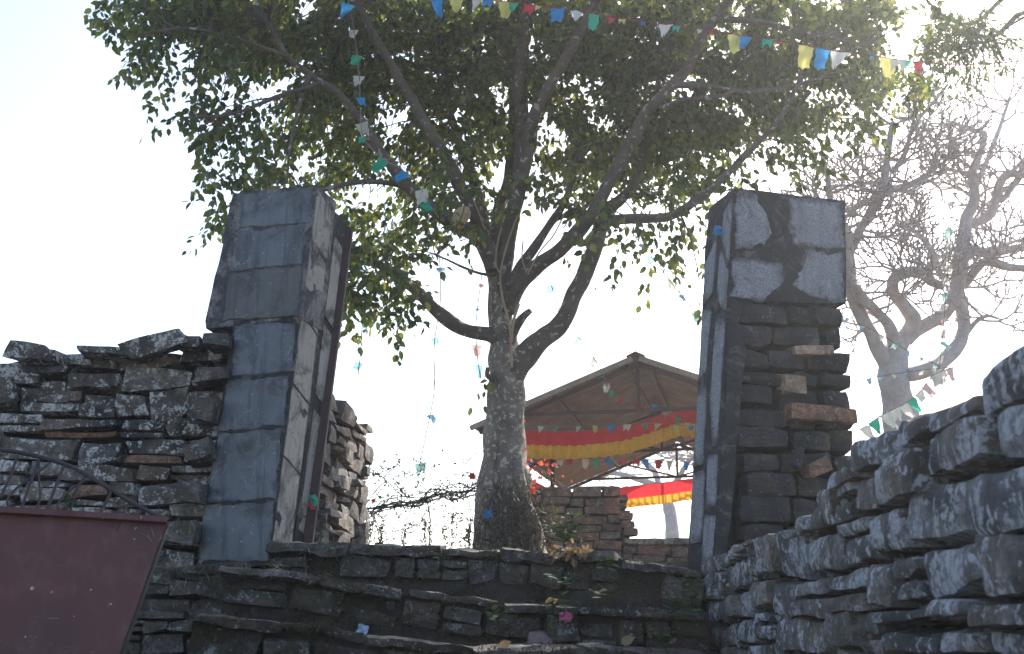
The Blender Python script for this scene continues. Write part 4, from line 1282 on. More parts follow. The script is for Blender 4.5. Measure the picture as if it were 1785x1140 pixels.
def frangipani(tr, traced, base_y, seed, spawn, mat, n=9, trunk_first=True, dep=4, twig_len=0.24, top_extra=None):
    rs = random.Random(seed)
    store = []
    for i, (pts, yo) in enumerate(traced):
        nm = 'trunk' if (i == 0 and trunk_first) else 'branch'
        build_limb(tr, pts, nm, mat, yoff=yo, n=n if nm == 'trunk' else 8, lump=0.3, base=base_y, store=store)
    mb = MB()
    cand = [s for s in store if s[1] < 0.068]
    for _ in range(spawn):
        p, r = rs.choice(cand)
        th = rs.uniform(0, 2 * math.pi)
        d = Vector((math.cos(th), math.sin(th) * 0.8, rs.uniform(-0.3, 0.8))).normalized()
        forks(mb, p, d, twig_len * rs.uniform(0.7, 1.2), min(r * 0.65, 0.021), rs.choice([dep - 1, dep, dep]), rs)
    mb.build('twigs', mat, tr, smooth=True, kind='stuff')
fr = empty('frangipani_tree', P(1568, 790, 14), 'leafless gnarled pale-barked tree with forking twigs right of the right pillar', 'tree')
fr.location.z = TZ - 0.1
frangipani(fr, [
 ([(1572, 860, 36), (1570, 790, 31), (1570, 720, 29), (1561, 680, 27), (1556, 645, 25), (1562, 612, 21), (1572, 585, 17)], (0, 0)),
 ([(1556, 655, 18), (1530, 605, 14), (1512, 570, 12), (1492, 530, 12.5), (1481, 490, 12), (1478, 440, 11), (1470, 400, 9), (1448, 365, 7)], (0, -.5)),
 ([(1562, 600, 14), (1548, 565, 10), (1530, 545, 9), (1505, 522, 9), (1490, 500, 9)], (-.1, -.4)),
 ([(1576, 590, 15), (1592, 560, 14), (1576, 535, 13), (1558, 512, 11.5), (1556, 490, 11), (1572, 478, 10), (1600, 476, 9), (1622, 490, 9), (1645, 500, 8)], (0, -.6)),
 ([(1578, 590, 14), (1610, 567, 12.5), (1645, 547, 12), (1665, 512, 13), (1673, 470, 14), (1680, 420, 13), (1686, 380, 11), (1700, 340, 9), (1694, 300, 7.5), (1708, 268, 6.5), (1716, 235, 5.5), (1692, 226, 4), (1662, 214, 3.5)], (0, .5)),
 ([(1580, 655, 12), (1625, 642, 14), (1655, 620, 13), (1676, 590, 11.5), (1679, 560, 11), (1673, 520, 12)], (-.1, .3)),
 ([(1680, 588, 6), (1702, 560, 4.5), (1722, 551, 3.2), (1742, 556, 2)], (.2, .1)),
 ([(1680, 432, 11), (1722, 440, 8.5), (1785, 430, 7.5), (1860, 420, 6)], (.3, .0)),
 ([(1678, 500, 9), (1700, 472, 8), (1720, 456, 8), (1760, 466, 7.5), (1840, 470, 7)], (.3, -.3)),
 ([(1690, 392, 9), (1728, 372, 8), (1742, 322, 8), (1760, 302, 7.5), (1792, 305, 6.5), (1840, 282, 5)], (.4, .1)),
 ([(1742, 330, 6), (1745, 350, 5.5), (1770, 318, 5), (1785, 280, 4)], (.3, .2)),
 ([(1478, 445, 9), (1500, 400, 8.5), (1528, 352, 8), (1552, 332, 7), (1590, 320, 6.5), (1620, 300, 5.5), (1634, 260, 4.5), (1620, 236, 4)], (-.3, .3)),
 ([(1535, 345, 7), (1545, 300, 6.5), (1550, 250, 5.5), (1556, 214, 4.5)], (-.1, .2)),
 ([(1556, 300, 5), (1580, 262, 4.5), (1590, 222, 4), (1624, 182, 3.5), (1650, 150, 2.5)], (0, .5)),
 ([(1700, 330, 5), (1740, 230, 4), (1760, 170, 3)], (.4, .8)),
 ([(1474, 415, 7), (1450, 360, 5.5), (1442, 305, 4.5), (1432, 262, 3.5)], (-.4, -.7)),
 ([(1640, 480, 6), (1620, 430, 5.5), (1590, 400, 5), (1560, 390, 4)], (.2, .6)),
], 14.0, 4, 145, M['bark_frangi'], dep=4, twig_len=0.27)
# second bare tree beyond the shed
fr2 = empty('frangipani_tree', (4.6, 29.0, TZ - 0.1), 'distant bare tree seen through the back opening of the tin shed', 'tree')
frangipani(fr2, [([(1170, 1010, 14), (1172, 930, 12), (1165, 880, 10), (1150, 850, 8)], (0, 0)), ([(1150, 850, 7), (1110, 835, 5), (1070, 825, 4), (1040, 835, 3)], (0, .5)),
                 ([(1160, 865, 7), (1185, 830, 5), (1200, 805, 4), (1225, 790, 3)], (0, -.6)), ([(1150, 850, 6), (1140, 820, 5), (1120, 800, 4), (1150, 780, 3)], (0, .8))], 29.0, 9, 45, M['bark_frangi'], dep=3, twig_len=0.5)

# ================================================================ FEATHERY TREE, top right
ft = empty('feathery_tree', (6.2, 11.5, TZ - 0.1), 'feathery needle-leaved tree whose drooping twigs enter at the top right corner', 'tree')
fstore = []
for i, (pts, yo) in enumerate([([(1950, 960, 34), (1950, 700, 28), (1955, 400, 22), (1945, 150, 17), (1930, -60, 12)], (0, 0)),
                 ([(1945, 120, 9), (1860, 40, 7), (1785, 22, 5), (1740, 60, 4), (1705, 62, 3.4), (1690, 50, 3)], (0, -1.0)),
                 ([(1935, 60, 8), (1800, -30, 6), (1700, 40, 4), (1650, 30, 3), (1610, -5, 2)], (0, -1.2)),
                 ([(1730, 60, 3.5), (1742, 90, 3), (1748, 105, 2.4)], (-1, -1.1)),
                 ([(1785, 30, 3), (1760, 45, 2.4), (1720, 70, 2), (1680, 90, 1.5)], (-.9, -1.2))]):
    build_limb(ft, pts, 'trunk' if i == 0 else 'branch', M['bark_fine'], yoff=yo, n=8, lump=0.2, base=11.5, store=fstore)
fc = []
for _ in range(85):
    px, py = rnd.choice([(1712, 55), (1690, 75), (1655, 105), (1740, 40), (1700, 30), (1720, 90), (1640, 65), (1675, 120)])
    fc.append(P(px + rnd.gauss(0, 20), py + rnd.gauss(0, 17), rnd.uniform(10.1, 11.0)))
for _ in range(90):
    fc.append(P(rnd.uniform(1800, 2050), rnd.uniform(-150, 120), rnd.uniform(10.5, 12.5)))
farr, ftw = leafy(fc, np.array([list(p) for p, r in fstore]), nleaf=(16, 26), L=(0.06, 0.12), span=0.34, connect=0.5, twig_r=0.003)
ftw.build('twigs', M['bark_fine'], ft, kind='stuff')
put_leaves(ft, farr, M['needle'], 'needles', 0, Wr=0.2)

# ================================================================ GATE, lower left
gate = empty('metal_gate', P(150, 1140, 5.8), 'faded maroon sheet metal gate with arched iron top, leaning in the lower left corner', 'gate')
gate.location.z = 0.02
TR, TL = P(292, 906, 6.05), P(-140, 880, 5.75)
BR, BL = P(208, 1140, 5.62), P(-250, 1140, 5.32)
dn_r = (BR - TR); dn_l = (BL - TL)
k_r = (0.05 - TR.z) / dn_r.z
BRg = TR + dn_r * k_r; BLg = TL + dn_l * ((0.05 - TL.z) / dn_l.z)
gn = (TR - TL).cross(BRg - TL).normalized()
if gn.y > 0: gn = -gn
vs, fs = prism([TL, TR, BRg, BLg], -gn, 0.012)
mb = MB(); mb.add(vs, fs); o = mb.build('gate_sheet', M['gate'], gate); fix_normals(o)
def gbar(a, b, w, h, name, mat='gate', off=0.0):
    m2 = MB(); m2.bar(a + gn * off, b + gn * off, w, h, up=gn); return m2.build(name, M[mat], gate)
ex = (TR - TL).normalized()
ed = (BRg - TR).normalized(); el = (BLg - TL).normalized()
gbar(TL + ed * 0.015, TR + ed * 0.015, 0.036, 0.02, 'top_rail', off=0.0165)
gbar(TR - gn * 0.045, BRg - gn * 0.045, 0.02, 0.07, 'side_frame', 'gate_dark')
gbar(TL - gn * 0.045, TR - gn * 0.045, 0.02, 0.06, 'rear_rail', 'gate_dark')
for f_ in (0.25, 0.6):
    gbar(TL.lerp(BLg, f_) - gn * 0.04, TR.lerp(BRg, f_) - gn * 0.04, 0.04, 0.04, 'rear_rail', 'gate_dark')
Gt = lambda x, y: on_plane(x, y, TR, gn)
def gtube(pts, r, name):
    p, rr = catmull([Gt(x, y) for x, y in pts], [r] * len(pts), 4)
    m2 = MB(); m2.tube(p, rr, 7); return m2.build(name, M['gate_dark'], gate, smooth=True)
gtube([(-120, 800), (-60, 786), (0, 784), (60, 794), (120, 812), (180, 845), (230, 876), (262, 893), (292, 906)], 0.012, 'arch_bar')
for b_ in [[(30, 794), (18, 830), (0, 870)], [(68, 800), (50, 850), (35, 893)], [(112, 812), (96, 850), (80, 895)], [(148, 830), (130, 860), (122, 897)], [(195, 855), (185, 875), (172, 900)], [(-40, 788), (-60, 840), (-75, 888)]]:
    gtube(b_, 0.008, 'upright_bar')
for b_ in [[(88, 806), (60, 828), (30, 850), (14, 868), (14, 882), (24, 878)], [(68, 804), (68, 840), (70, 862), (64, 885), (50, 893), (42, 888)], [(150, 838), (128, 850), (108, 868), (100, 885), (112, 893)], [(228, 878), (214, 884), (204, 893), (212, 902)], [(220, 880), (212, 905), (204, 925)]]:
    gtube(b_, 0.006, 'scroll')

# ================================================================ WIRE FENCE WITH DRY VINES
FY = 12.3
fe = empty('wire_fence', P(730, 950, FY), 'sagging wire netting overgrown with thin dry vines between rear wall and tree trunk', 'fence')
fe.location.z = TZ - 0.1
mb = MB()
s_ = 22
def jit(x, y): 
    v = noise.noise_vector(Vector((x * .02, y * .02, 3)))
    return P(x + v.x * 14, y + v.y * 12, FY + 0.1 * v.z)
ftop = lerp_profile([(632, 905 - 105), (700, 842 + 10), (760, 850), (830, 842)])
for r_i in range(0, 14):
    for c_i in range(-1, 11):
        x = 630 + c_i * s_ + (s_ / 2 if r_i % 2 else 0); y = 975 - r_i * s_ * 0.72
        if y < ftop(x) - 45 or rnd.random() < 0.04: continue
        top_ = jit(x, y - s_ * 0.30)
        lft, rgt = jit(x - s_ / 2, y), jit(x + s_ / 2, y)
        mb.tube([lft, top_], 0.0042, 3, cap=False); mb.tube([top_, rgt], 0.0042, 3, cap=False)
        mb.tube([top_, jit(x, y - s_ * 0.72)], 0.0042, 3, cap=False)
mb.build('wire_netting', M['wire'], fe, kind='stuff')
for x in (748,):
    m2 = MB(); m2.tube([P(x, 975, FY), P(x + 2, 905, FY + .02), P(x - 4, 868, FY + .02)], 0.008, 6); m2.build('fence_post', M['dry_vine'], fe)
vine = empty('dry_vine', P(700, 950, FY - 0.05), 'tangled dry vine stems trailing along the wire netting left of the tree', 'vine')
vine.location.z = TZ - 0.1
vp = []
def vine_run(pts, r, k, wob, lf, Yb=FY - 0.06):
    for _ in range(k):
        q = [P(x + rnd.gauss(0, wob), y + rnd.gauss(0, wob), Yb + rnd.uniform(-.06, .06)) for x, y in pts]
        p, rr = catmull(q, [r * rnd.uniform(.6, 1.2)] * len(q), 5)
        vm.tube(p, rr, 4, cap=False)
        for s in p:
            if rnd.random() < lf: vp.append(s)
vm = MB()
vine_run([(634, 895), (680, 880), (720, 876), (760, 862), (800, 862), (845, 850)], 0.007, 9, 7, 0.8)
vine_run([(640, 890), (690, 850), (740, 870), (790, 850), (850, 846)], 0.005, 6, 12, 0.4)
for _ in range(90):
    x = rnd.uniform(632, 830); y = rnd.uniform(800, 950)
    a = rnd.uniform(0, 6.28); l = rnd.uniform(15, 50)
    vine_run([(x, y), (x + l * .5 * math.cos(a) + rnd.uniform(-8, 8), y + l * .5 * math.sin(a)), (x + l * math.cos(a), y + l * math.sin(a) * .8)], 0.0032, 1, 3, 0.25)
for x0 in (640, 655, 670, 706, 745, 782, 815):
    vine_run([(x0, 960), (x0 + rnd.uniform(-10, 10), 930), (x0 + rnd.uniform(-12, 12), 905)], 0.005, 3, 5, 0.9)
vine_run([(655, 860), (662, 830), (670, 800), (678, 786)], 0.003, 1, 2, 0.2)
vine_run([(660, 868), (650, 850), (647, 842)], 0.003, 1, 2, 0.4)
vm.build('vine_stems', M['dry_vine'], vine, smooth=True, kind='stuff')
def scatter_leaves(parent, pts, mat, name, k, spread, L, Wr=0.6, down=0.3):
    pos = []; dr = []; no = []; Ls = []
    for p in pts:
        for _ in range(k):
            pos.append(list(p + Vector((rnd.gauss(0, spread), rnd.gauss(0, spread), rnd.gauss(0, spread)))))
            d = Vector((rnd.gauss(0, 1), rnd.gauss(0, 1), rnd.gauss(-down, 1))).normalized(); dr.append(list(d))
            no.append(list(Vector((rnd.gauss(0, 1), rnd.gauss(0, 1), rnd.gauss(0, 1))).normalized())); Ls.append(rnd.uniform(*L))
    V, Fc = leaf_arrays(np.array(pos) - np.array(parent.location), np.array(dr), np.array(no), np.array(Ls), Wr)
    o = link(name, tri_mesh(V, Fc), mat, parent, loc=parent.location); o['kind'] = 'stuff'
scatter_leaves(vine, vp, M['vine_leaf'], 'vine_leaves', 2, 0.018, (0.02, 0.045))

# creeper round the trunk foot, with red blooms
crp = empty('flowering_creeper', P(930, 950, 11.1), 'straggly creeper with orange-red blooms climbing the tree foot and brick wall', 'creeper')
crp.location.z = TZ - 0.1
vm = MB(); vp = []
for _ in range(110):
    x = rnd.gauss(905, 38); y = 955
    hh = rnd.uniform(40, 130) * (1.0 if 830 < x < 960 else 0.6)
    vine_run([(x, y), (x + rnd.uniform(-18, 18), y - hh * .5), (x + rnd.uniform(-30, 30), y - hh)], 0.0035, 1, 3, 0.55, Yb=rnd.uniform(10.9, 11.25))
vm.build('creeper_stems', M['dry_vine'], crp, smooth=True, kind='stuff')
scatter_leaves(crp, vp, M['creeper'], 'creeper_leaves', 2, 0.03, (0.02, 0.05))
def bloom(parent, p, s=0.05, mat='red_bract', k=6):
    pos = np.array([list(p)] * k); a = np.linspace(0, 6.28, k, endpoint=False)
    d = np.stack([np.cos(a), -0.4 * np.ones(k), np.sin(a)], 1); d /= np.linalg.norm(d, axis=1)[:, None]
    n_ = np.tile(np.array([[0, -1., 0.01]]), (k, 1))
    V, Fc = leaf_arrays(pos - np.array(parent.location), d, n_, np.full(k, s), 0.8)
    return link('bloom', tri_mesh(V, Fc), M[mat], parent, loc=parent.location)
for x, y in [(928, 855), (823, 830), (651, 873)]:
    bloom(crp if x > 800 else vine, P(x, y, 10.95 if x > 800 else FY - .1), 0.045 if x in (928, 823) else 0.03)
pts = [P(rnd.gauss(930, 20), rnd.gauss(828, 12), 11.6 + rnd.random() * .4) for _ in range(60)] + [P(rnd.gauss(912, 5), rnd.uniform(720, 850), 11.5) for _ in range(16)]
scatter_leaves(crp, pts, M['red_bract'], 'red_bracts', 1, 0.01, (0.03, 0.055), 0.7)

# ================================================================ BUNTING
flag_cache = {}
def flag_mesh(var, col):
    if (var, col) in flag_cache: return flag_cache[(var, col)]
    rs = random.Random(var * 13 + 5)
    shapes = [(1.0, 0.55, 1.05), (1.0, 0.75, 0.9), (1.0, 0.12, 1.1), (0.85, 0.6, 1.2), (1.0, 0.45, 0.8), (0.9, 0.3, 1.3)]
    wt, wb, hh = shapes[var]
    vs = []; fs = []
    nx, ny = 4, 5
    sh = rs.uniform(-.25, .25); am = rs.uniform(.12, .3); ph = rs.uniform(0, 6)
    for j in range(ny + 1):
        f = j / ny
        w = wt + (wb - wt) * f
        for i in range(nx + 1):
            u = i / nx - .5
            vs.append(((u * w + sh * f + .04 * math.sin(j * 2.3 + var)), am * math.sin(u * 6 + ph + f * 3) * (0.25 + f), -hh * f * (1 + 0.06 * math.sin(i * 2.4 + var))))
    for j in range(ny):
        for i in range(nx):
            a = j * (nx + 1) + i
            fs.append((a, a + 1, a + nx + 2, a + nx + 1))
    me = mesh(vs, fs, True)
    me.materials.append(M['flag_' + col])
    flag_cache[(var, col)] = me
    return me
def bunting(path, label, size, flags=None, count=None, colors=('blue', 'white', 'red', 'green', 'yellow'), cord='cord', seed=0, cr=0.0045, twist=0.5, extra=None):
    rs = random.Random(seed)
    pts = [P(*q) for q in path]
    e = empty('bunting_string', pts[0], label, 'bunting')
    cp, rr = catmull(pts, [cr] * len(pts), 5)
    m = MB(); m.tube(cp, rr, 4, cap=False); m.build('cord', M[cord], e)
    L = [0]
    for a, b in zip(cp, cp[1:]): L.append(L[-1] + (b - a).length)
    items = []
    if flags:
        for px, col, var, sc in flags:
            best = min(range(len(cp)), key=lambda i: abs(proj(cp[i])[0] - px))
            items.append((best, 0.0, col, var, sc))
    else:
        for i in range(count):
            t = L[-1] * (i + .5 + rs.uniform(-.2, .2)) / count
            j = 0
            while j < len(L) - 2 and L[j + 1] < t: j += 1
            items.append((j, (t - L[j]) / max(1e-6, L[j + 1] - L[j]), colors[i % len(colors)] if rs.random() < .8 else rs.choice(colors), rs.randrange(6), rs.uniform(.75, 1.15)))
    for j, f, col, var, sc in items:
        j2 = min(j + 1, len(cp) - 1)
        p = cp[j].lerp(cp[j2], f)
        d = (cp[j2] - cp[max(0, j - 1)]).normalized()
        h = Vector((d.x, d.y, d.z * 0.8))
        if abs(d.z) > 0.75: h = Vector((1, 0.2, 0))
        h.normalize()
        z = Vector((0, 0, 1)) - h * h.z; z.normalize(); y = z.cross(h)
        m4 = Matrix((h, y, z)).transposed().to_4x4()
        tw_ = rs.uniform(-twist, twist)
        m4 = Matrix.Translation(p) @ m4 @ Matrix.Rotation(tw_, 4, 'X') @ Matrix.Rotation(rs.uniform(-.4, .4) * twist, 4, 'Y') @ Matrix.Scale(size * sc, 4)
        link('flag', flag_mesh(var, col), None, e, mtx=m4)
    return e
def proj(p):
    r = p - Vector((0, 0, EYE)); f = r.y * ct + r.z * st
    return (892.5 + F * r.x / f, 570 - F * (r.z * ct - r.y * st) / f)
bunting([(560, -45, 8.2), (700, -12, 8.1), (760, -4, 8), (850, 0, 8), (925, 8, 8), (1005, 19, 8), (1085, 33, 8), (1180, 45, 8), (1280, 60, 8), (1375, 74, 8), (1450, 88, 8), (1520, 97, 8), (1600, 108, 8), (1700, 112, 8.3), (1850, 100, 8.8)],
        'colourful string of small paper flags crossing in front of the crown at the top', 0.118,
        flags=[(600, 'yellow', 1, .7), (768, 'blue', 5, 1.0), (800, 'yellow', 0, .9), (826, 'white', 2, .7), (855, 'blue', 1, .7), (885, 'yellow', 0, 1.0), (900, 'green', 4, .7), (921, 'red', 1, .75), (948, 'yellow', 4, .5), (975, 'blue', 1, .95), (1004, 'white', 0, .85), (1035, 'green', 3, .85), (1062, 'red', 4, .6), (1090, 'yellow', 1, .5), (1120, 'blue', 4, .35), (1154, 'white', 2, .95), (1188, 'green', 1, .5), (1214, 'white', 4, .4), (1245, 'red', 4, .3), (1276, 'yellow', 3, 1.0), (1309, 'blue', 1, .9), (1336, 'green', 1, .75), (1362, 'red', 4, .25), (1401, 'yellow', 3, 1.2), (1432, 'blue', 3, 1.1), (1470, 'white', 2, 1.25), (1522, 'blue', 4, .25), (1557, 'yellow', 0, 1.2), (1565, 'white', 1, 1.1), (1590, 'green', 4, .5), (1605, 'red', 2, .9)],
        cord='cord_red', seed=1)
bunting([(605, -10, 9.9), (618, 60, 10), (626, 130, 10), (628, 190, 10), (634, 240, 10), (665, 275, 10), (700, 295, 10), (728, 320, 10), (752, 360, 10.1), (765, 380, 10.2)],
        'blue, white and green flag string hanging through leaves left of trunk', 0.125, count=11, colors=('blue', 'white', 'green', 'white'), seed=3, twist=1.0)
bunting([(765, 430, 13.5), (768, 520, 13.6), (757, 600, 13.7), (757, 680, 13.8), (742, 760, 13.9), (728, 830, 14)],
        'long sparse flag string against the white sky left of the trunk', 0.14, count=6, colors=('glare_blue', 'glare_green', 'glare_blue', 'glare_cream'), cr=0.007, seed=5, twist=1.1)
bunting([(640, 480, 13), (632, 560, 13), (628, 620, 13), (624, 655, 13)], 'short string of thin blue flags dangling just right of the steel channel', 0.10, count=3, colors=('glare_blue', 'glare_blue'), cr=0.007, seed=6, twist=1.2)
bunting([(840, 480, 14), (830, 560, 14), (832, 620, 14), (838, 660, 14)], 'glare-paled pink and blue flags dangling close to the trunk under the low left branch', 0.13, count=5, colors=('glare_pink', 'glare_blue', 'glare_cream'), cr=0.007, seed=7, twist=1.0)
bunting([(955, 480, 15), (985, 560, 15), (1020, 600, 15.2), (1050, 650, 15.4), (1062, 690, 15.6)], 'flag string slanting from the right limb down to the shed roof', 0.12, count=5, colors=('glare_blue', 'glare_cream', 'glare_green'), cr=0.007, seed=8, twist=.8)
bunting([(1080, 380, 14), (1130, 440, 14), (1180, 505, 14), (1225, 560, 14)], 'pale flag string slanting down to the upper left edge of the right pillar', 0.12, count=6, colors=('glare_cream', 'glare_blue', 'glare_green'), cr=0.007, seed=9, twist=.8)
Y3 = 16.25
bunting([(900, 740, Y3), (950, 743, Y3), (1010, 743, Y3), (1080, 740, Y3), (1150, 738, Y3), (1225, 745, Y3)], 'flag string just above the near red banner under the shed roof', 0.10, count=11, seed=10, colors=('blue', 'white', 'green', 'white', 'yellow'))
bunting([(1040, 640, Y3 + .1), (1060, 672, Y3 + .1), (1085, 695, Y3 + .1), (1110, 703, Y3 + .1), (1145, 706, Y3 + .1), (1175, 722, Y3 + .1), (1200, 738, Y3 + .1), (1230, 750, Y3 + .1)], 'flag string drooping from the ridge across the shed gable', 0.11, count=11, seed=11, colors=('green', 'white', 'green', 'yellow', 'blue', 'red'))
bunting([(900, 795, Y3 + .6), (960, 800, Y3 + .6), (1040, 800, Y3 + .6), (1120, 800, Y3 + .6), (1225, 808, Y3 + .6)], 'flag string of red, blue and yellow just below the near banner frill', 0.125, count=15, seed=12, colors=('yellow', 'red', 'white', 'blue', 'red', 'white', 'green'))
bunting([(1665, 300, 13.2), (1658, 400, 13.2), (1650, 500, 13.2), (1642, 600, 13.2), (1635, 655, 13.2)], 'vertical string of orange and white flags hanging in the bare tree', 0.11, count=16, colors=('glare_cream', 'glare_pink', 'glare_cream', 'glare_pink', 'glare_green'), seed=13, twist=1.2)
bunting([(1500, 748, 12.6), (1540, 722, 12.6), (1580, 702, 12.6), (1605, 680, 12.6), (1625, 655, 12.7), (1660, 640, 12.9)], 'white and green flag string rising behind the right wall past the bare trunk', 0.15, count=12, colors=('glare_cream', 'green', 'glare_cream', 'glare_pink'), seed=14)
bunting([(1475, 668, 13.3), (1540, 655, 13.2), (1610, 645, 13.2), (1665, 640, 13.4)], 'thin flag string tied round the bare tree trunk', 0.06, count=9, colors=('glare_cream', 'glare_blue', 'glare_cream'), seed=15)
bunting([(1445, 540, 13.3), (1520, 575, 13.2), (1580, 610, 13.2), (1640, 640, 13.3)], 'flag string slanting from behind the right pillar across the bare tree', 0.07, count=8, colors=('glare_cream', 'glare_green', 'glare_blue'), seed=16)

# cloth bits
def rag(name, label, cat, c, n, s, mats, seed):
    rs = random.Random(seed)
    e = empty(name, c, label, cat)
    for i, mt in enumerate(mats):
        V = []; Fs = []
        for j in range(4):
            for k in range(4):
                V.append(c + Vector(((k / 3 - .5) * s * 0.8 + rs.uniform(-.2, .2) * s, -0.02 + rs.uniform(-.015, .02), (0.5 - j / 3) * s + rs.uniform(-.2, .2) * s)) + Vector((rs.uniform(-.3, .3) * s if i else 0, 0, -i * s * 0.3)))
        for j in range(3):
            for k in range(3):
                a = j * 4 + k; Fs.append((a, a + 1, a + 5, a + 4))
        m = MB(); m.add(V, Fs); m.build('cloth_strip', M[mt], e, smooth=True)
    m = MB(); m.tube([c + Vector((-s * .3, -0.03, 0)), c + Vector((0, -0.035, s * .1)), c + Vector((s * .3, -0.02, 0))], 0.006, 5); m.build('knot', M[mats[0]], e, smooth=True)
    return e
rag('blue_rag', 'crumpled bright blue plastic rag stuck on the upper left edge of the right pillar', 'rag', P(1251, 404, 8.02), None, 0.075, ['flag_blue'], 2)
rag('ribbon', 'green and red ribbon knotted round the steel channel of the left pillar', 'ribbon', P(546, 872, 8.48), None, 0.07, ['flag_green', 'flag_red'], 4)
rag('blue_rag', 'small blue rag caught in the creeper at the tree foot', 'rag', P(850, 897, 10.9), None, 0.08, ['flag_blue'], 6)

# ================================================================ PLANTS AND LITTER ON THE STEPS
def weed(px, py, Y, s, k, label, mat='weed', L=(0.04, 0.09), cat='weed', name='weed'):
    c = P(px, py, Y)
    e = empty(name, c, label, cat)
    m = MB(); pos = []; dr = []; no = []; Ls = []
    for i in range(k):
        a = rnd.uniform(0, 6.28); sp = rnd.uniform(.2, 1)
        tip = c + Vector((math.cos(a) * s * sp * .8, -abs(math.sin(a)) * s * .5 * sp, s * rnd.uniform(.3, 1.1)))
        m.tube([c + Vector((rnd.uniform(-.01, .01), 0, 0)), c.lerp(tip, .5) + Vector((0, 0, s * .15)), tip], 0.0018, 3, cap=False)
        for t in (0.6, 1.0):
            p = c.lerp(tip, t)
            d = Vector((math.cos(a + rnd.uniform(-.8, .8)), -abs(math.sin(a)) - .2, rnd.uniform(-.3, .6))).normalized()
            pos.append(list(p)); dr.append(list(d)); no.append([rnd.gauss(0, .4), rnd.gauss(-.3, .3), 1]); Ls.append(rnd.uniform(*L))
    m.build('stem', M['weed'], e)
    V, Fc = leaf_arrays(np.array(pos) - np.array(c), np.array(dr), np.array(no), np.array(Ls), .55)
    o = link('leaves', tri_mesh(V, Fc), M[mat], e, loc=c)
    return e
weed(1056, 1000, 7.55, .10, 8, 'bright green weed rosette growing under the top step slab, right of centre')
weed(975, 1022, 7.5, .07, 6, 'small green weed in the second riser below the fallen leaves')
weed(868, 1085, 6.85, .10, 8, 'green weed growing beneath the middle step edge, left of the pink wrapper')
weed(965, 1062, 7.15, .08, 7, 'broad-leaved weed directly above the pink wrapper')
weed(1190, 1040, 7.1, .12, 10, 'leafy green weed at the right end of the steps by the lichened wall')
weed(1180, 1090, 6.7, .15, 16, 'large weed clump in the lower right corner of the steps')
weed(1215, 1062, 6.9, .12, 12, 'scruffy weed touching the foot of the right wall')
weed(1060, 1050, 7.2, .08, 8, 'small weed midway along the second step on the right')
weed(1150, 1130, 6.5, .13, 12, 'low weed clump at the bottom edge right of the steps', L=(.03, .07))
weed(770, 985, 7.75, .12, 7, 'thin upright grass tuft on the riser left of centre', L=(.03, .06))
weed(122, 885, 5.9, .08, 10, 'yellow-green weed sprouting on top of the maroon gate', L=(.02, .05))
weed(985, 955, 10.6, .30, 60, 'bushy green shrub at the foot of the brick wall beside the tree', L=(.05, .10), cat='shrub', name='green_shrub')
weed(560, 940, 8.5, .06, 6, 'tiny weed at the base of the steel channel', L=(.02, .04))

# moss and dead growth over the steps: uncountable
mpos = []
for _ in range(26000):
    px = rnd.uniform(330, 1245); py = rnd.uniform(955, 1140)
    if noise.noise(Vector((px * .012, py * .03, 2))) < -0.02: continue
    Yb = 7.95 - (py - 950) / 190 * 1.55
    p = P(px, py, Yb)
    mpos.append(p)
moss = empty('moss', (0, 7, 1.5), 'dull brown-green moss and dead growth matted over the step risers', 'moss')
moss_o = None
pos = np.array([list(p) for p in mpos]); n = len(pos)
dr = npr.normal(size=(n, 3)); dr[:, 1] = -np.abs(dr[:, 1]) * .5; dr /= np.linalg.norm(dr, axis=1)[:, None]
# settle the tufts onto the stone faces by pushing them back along the view
dg = bpy.context.evaluated_depsgraph_get(); dg.update()
keep = []
for i in range(n):
    o_ = Vector((0, 0, EYE)); d_ = (Vector(pos[i]) - o_).normalized()
    hit, loc, nor, idx, ob, _m = S.ray_cast(dg, o_ + d_ * 4.5, d_, distance=4.6)
    if hit and ob.name.split('.')[0] in ('riser_stone', 'step_packing', 'tread_slab', 'stone') and ob.parent in (stairs, stub):
        if nor.z > 0.5 or rnd.random() < .75:
            pos[i] = list(loc); keep.append(i)
pos = pos[keep]; dr = dr[keep]; n = len(keep)
V, Fc = leaf_arrays(pos, dr, npr.normal(size=(n, 3)), npr.uniform(0.010, 0.028, n), 0.45)
bpy.data.objects.remove(moss)
mo = link('moss', tri_mesh(V, Fc), M['moss'])
props(mo, 'dull brown-green moss and dead growth matted over the step risers', 'moss', None, 'stuff')

def surf(px, py, near=3.0):
    o_ = Vector((0, 0, EYE)); d_ = ray(px, py).normalized()
    hit, loc, nor, idx, ob, _m = S.ray_cast(dg, o_ + d_ * near, d_, distance=20)
    return (loc, nor) if hit else (P(px, py, 7), Vector((0, -1, 0)))
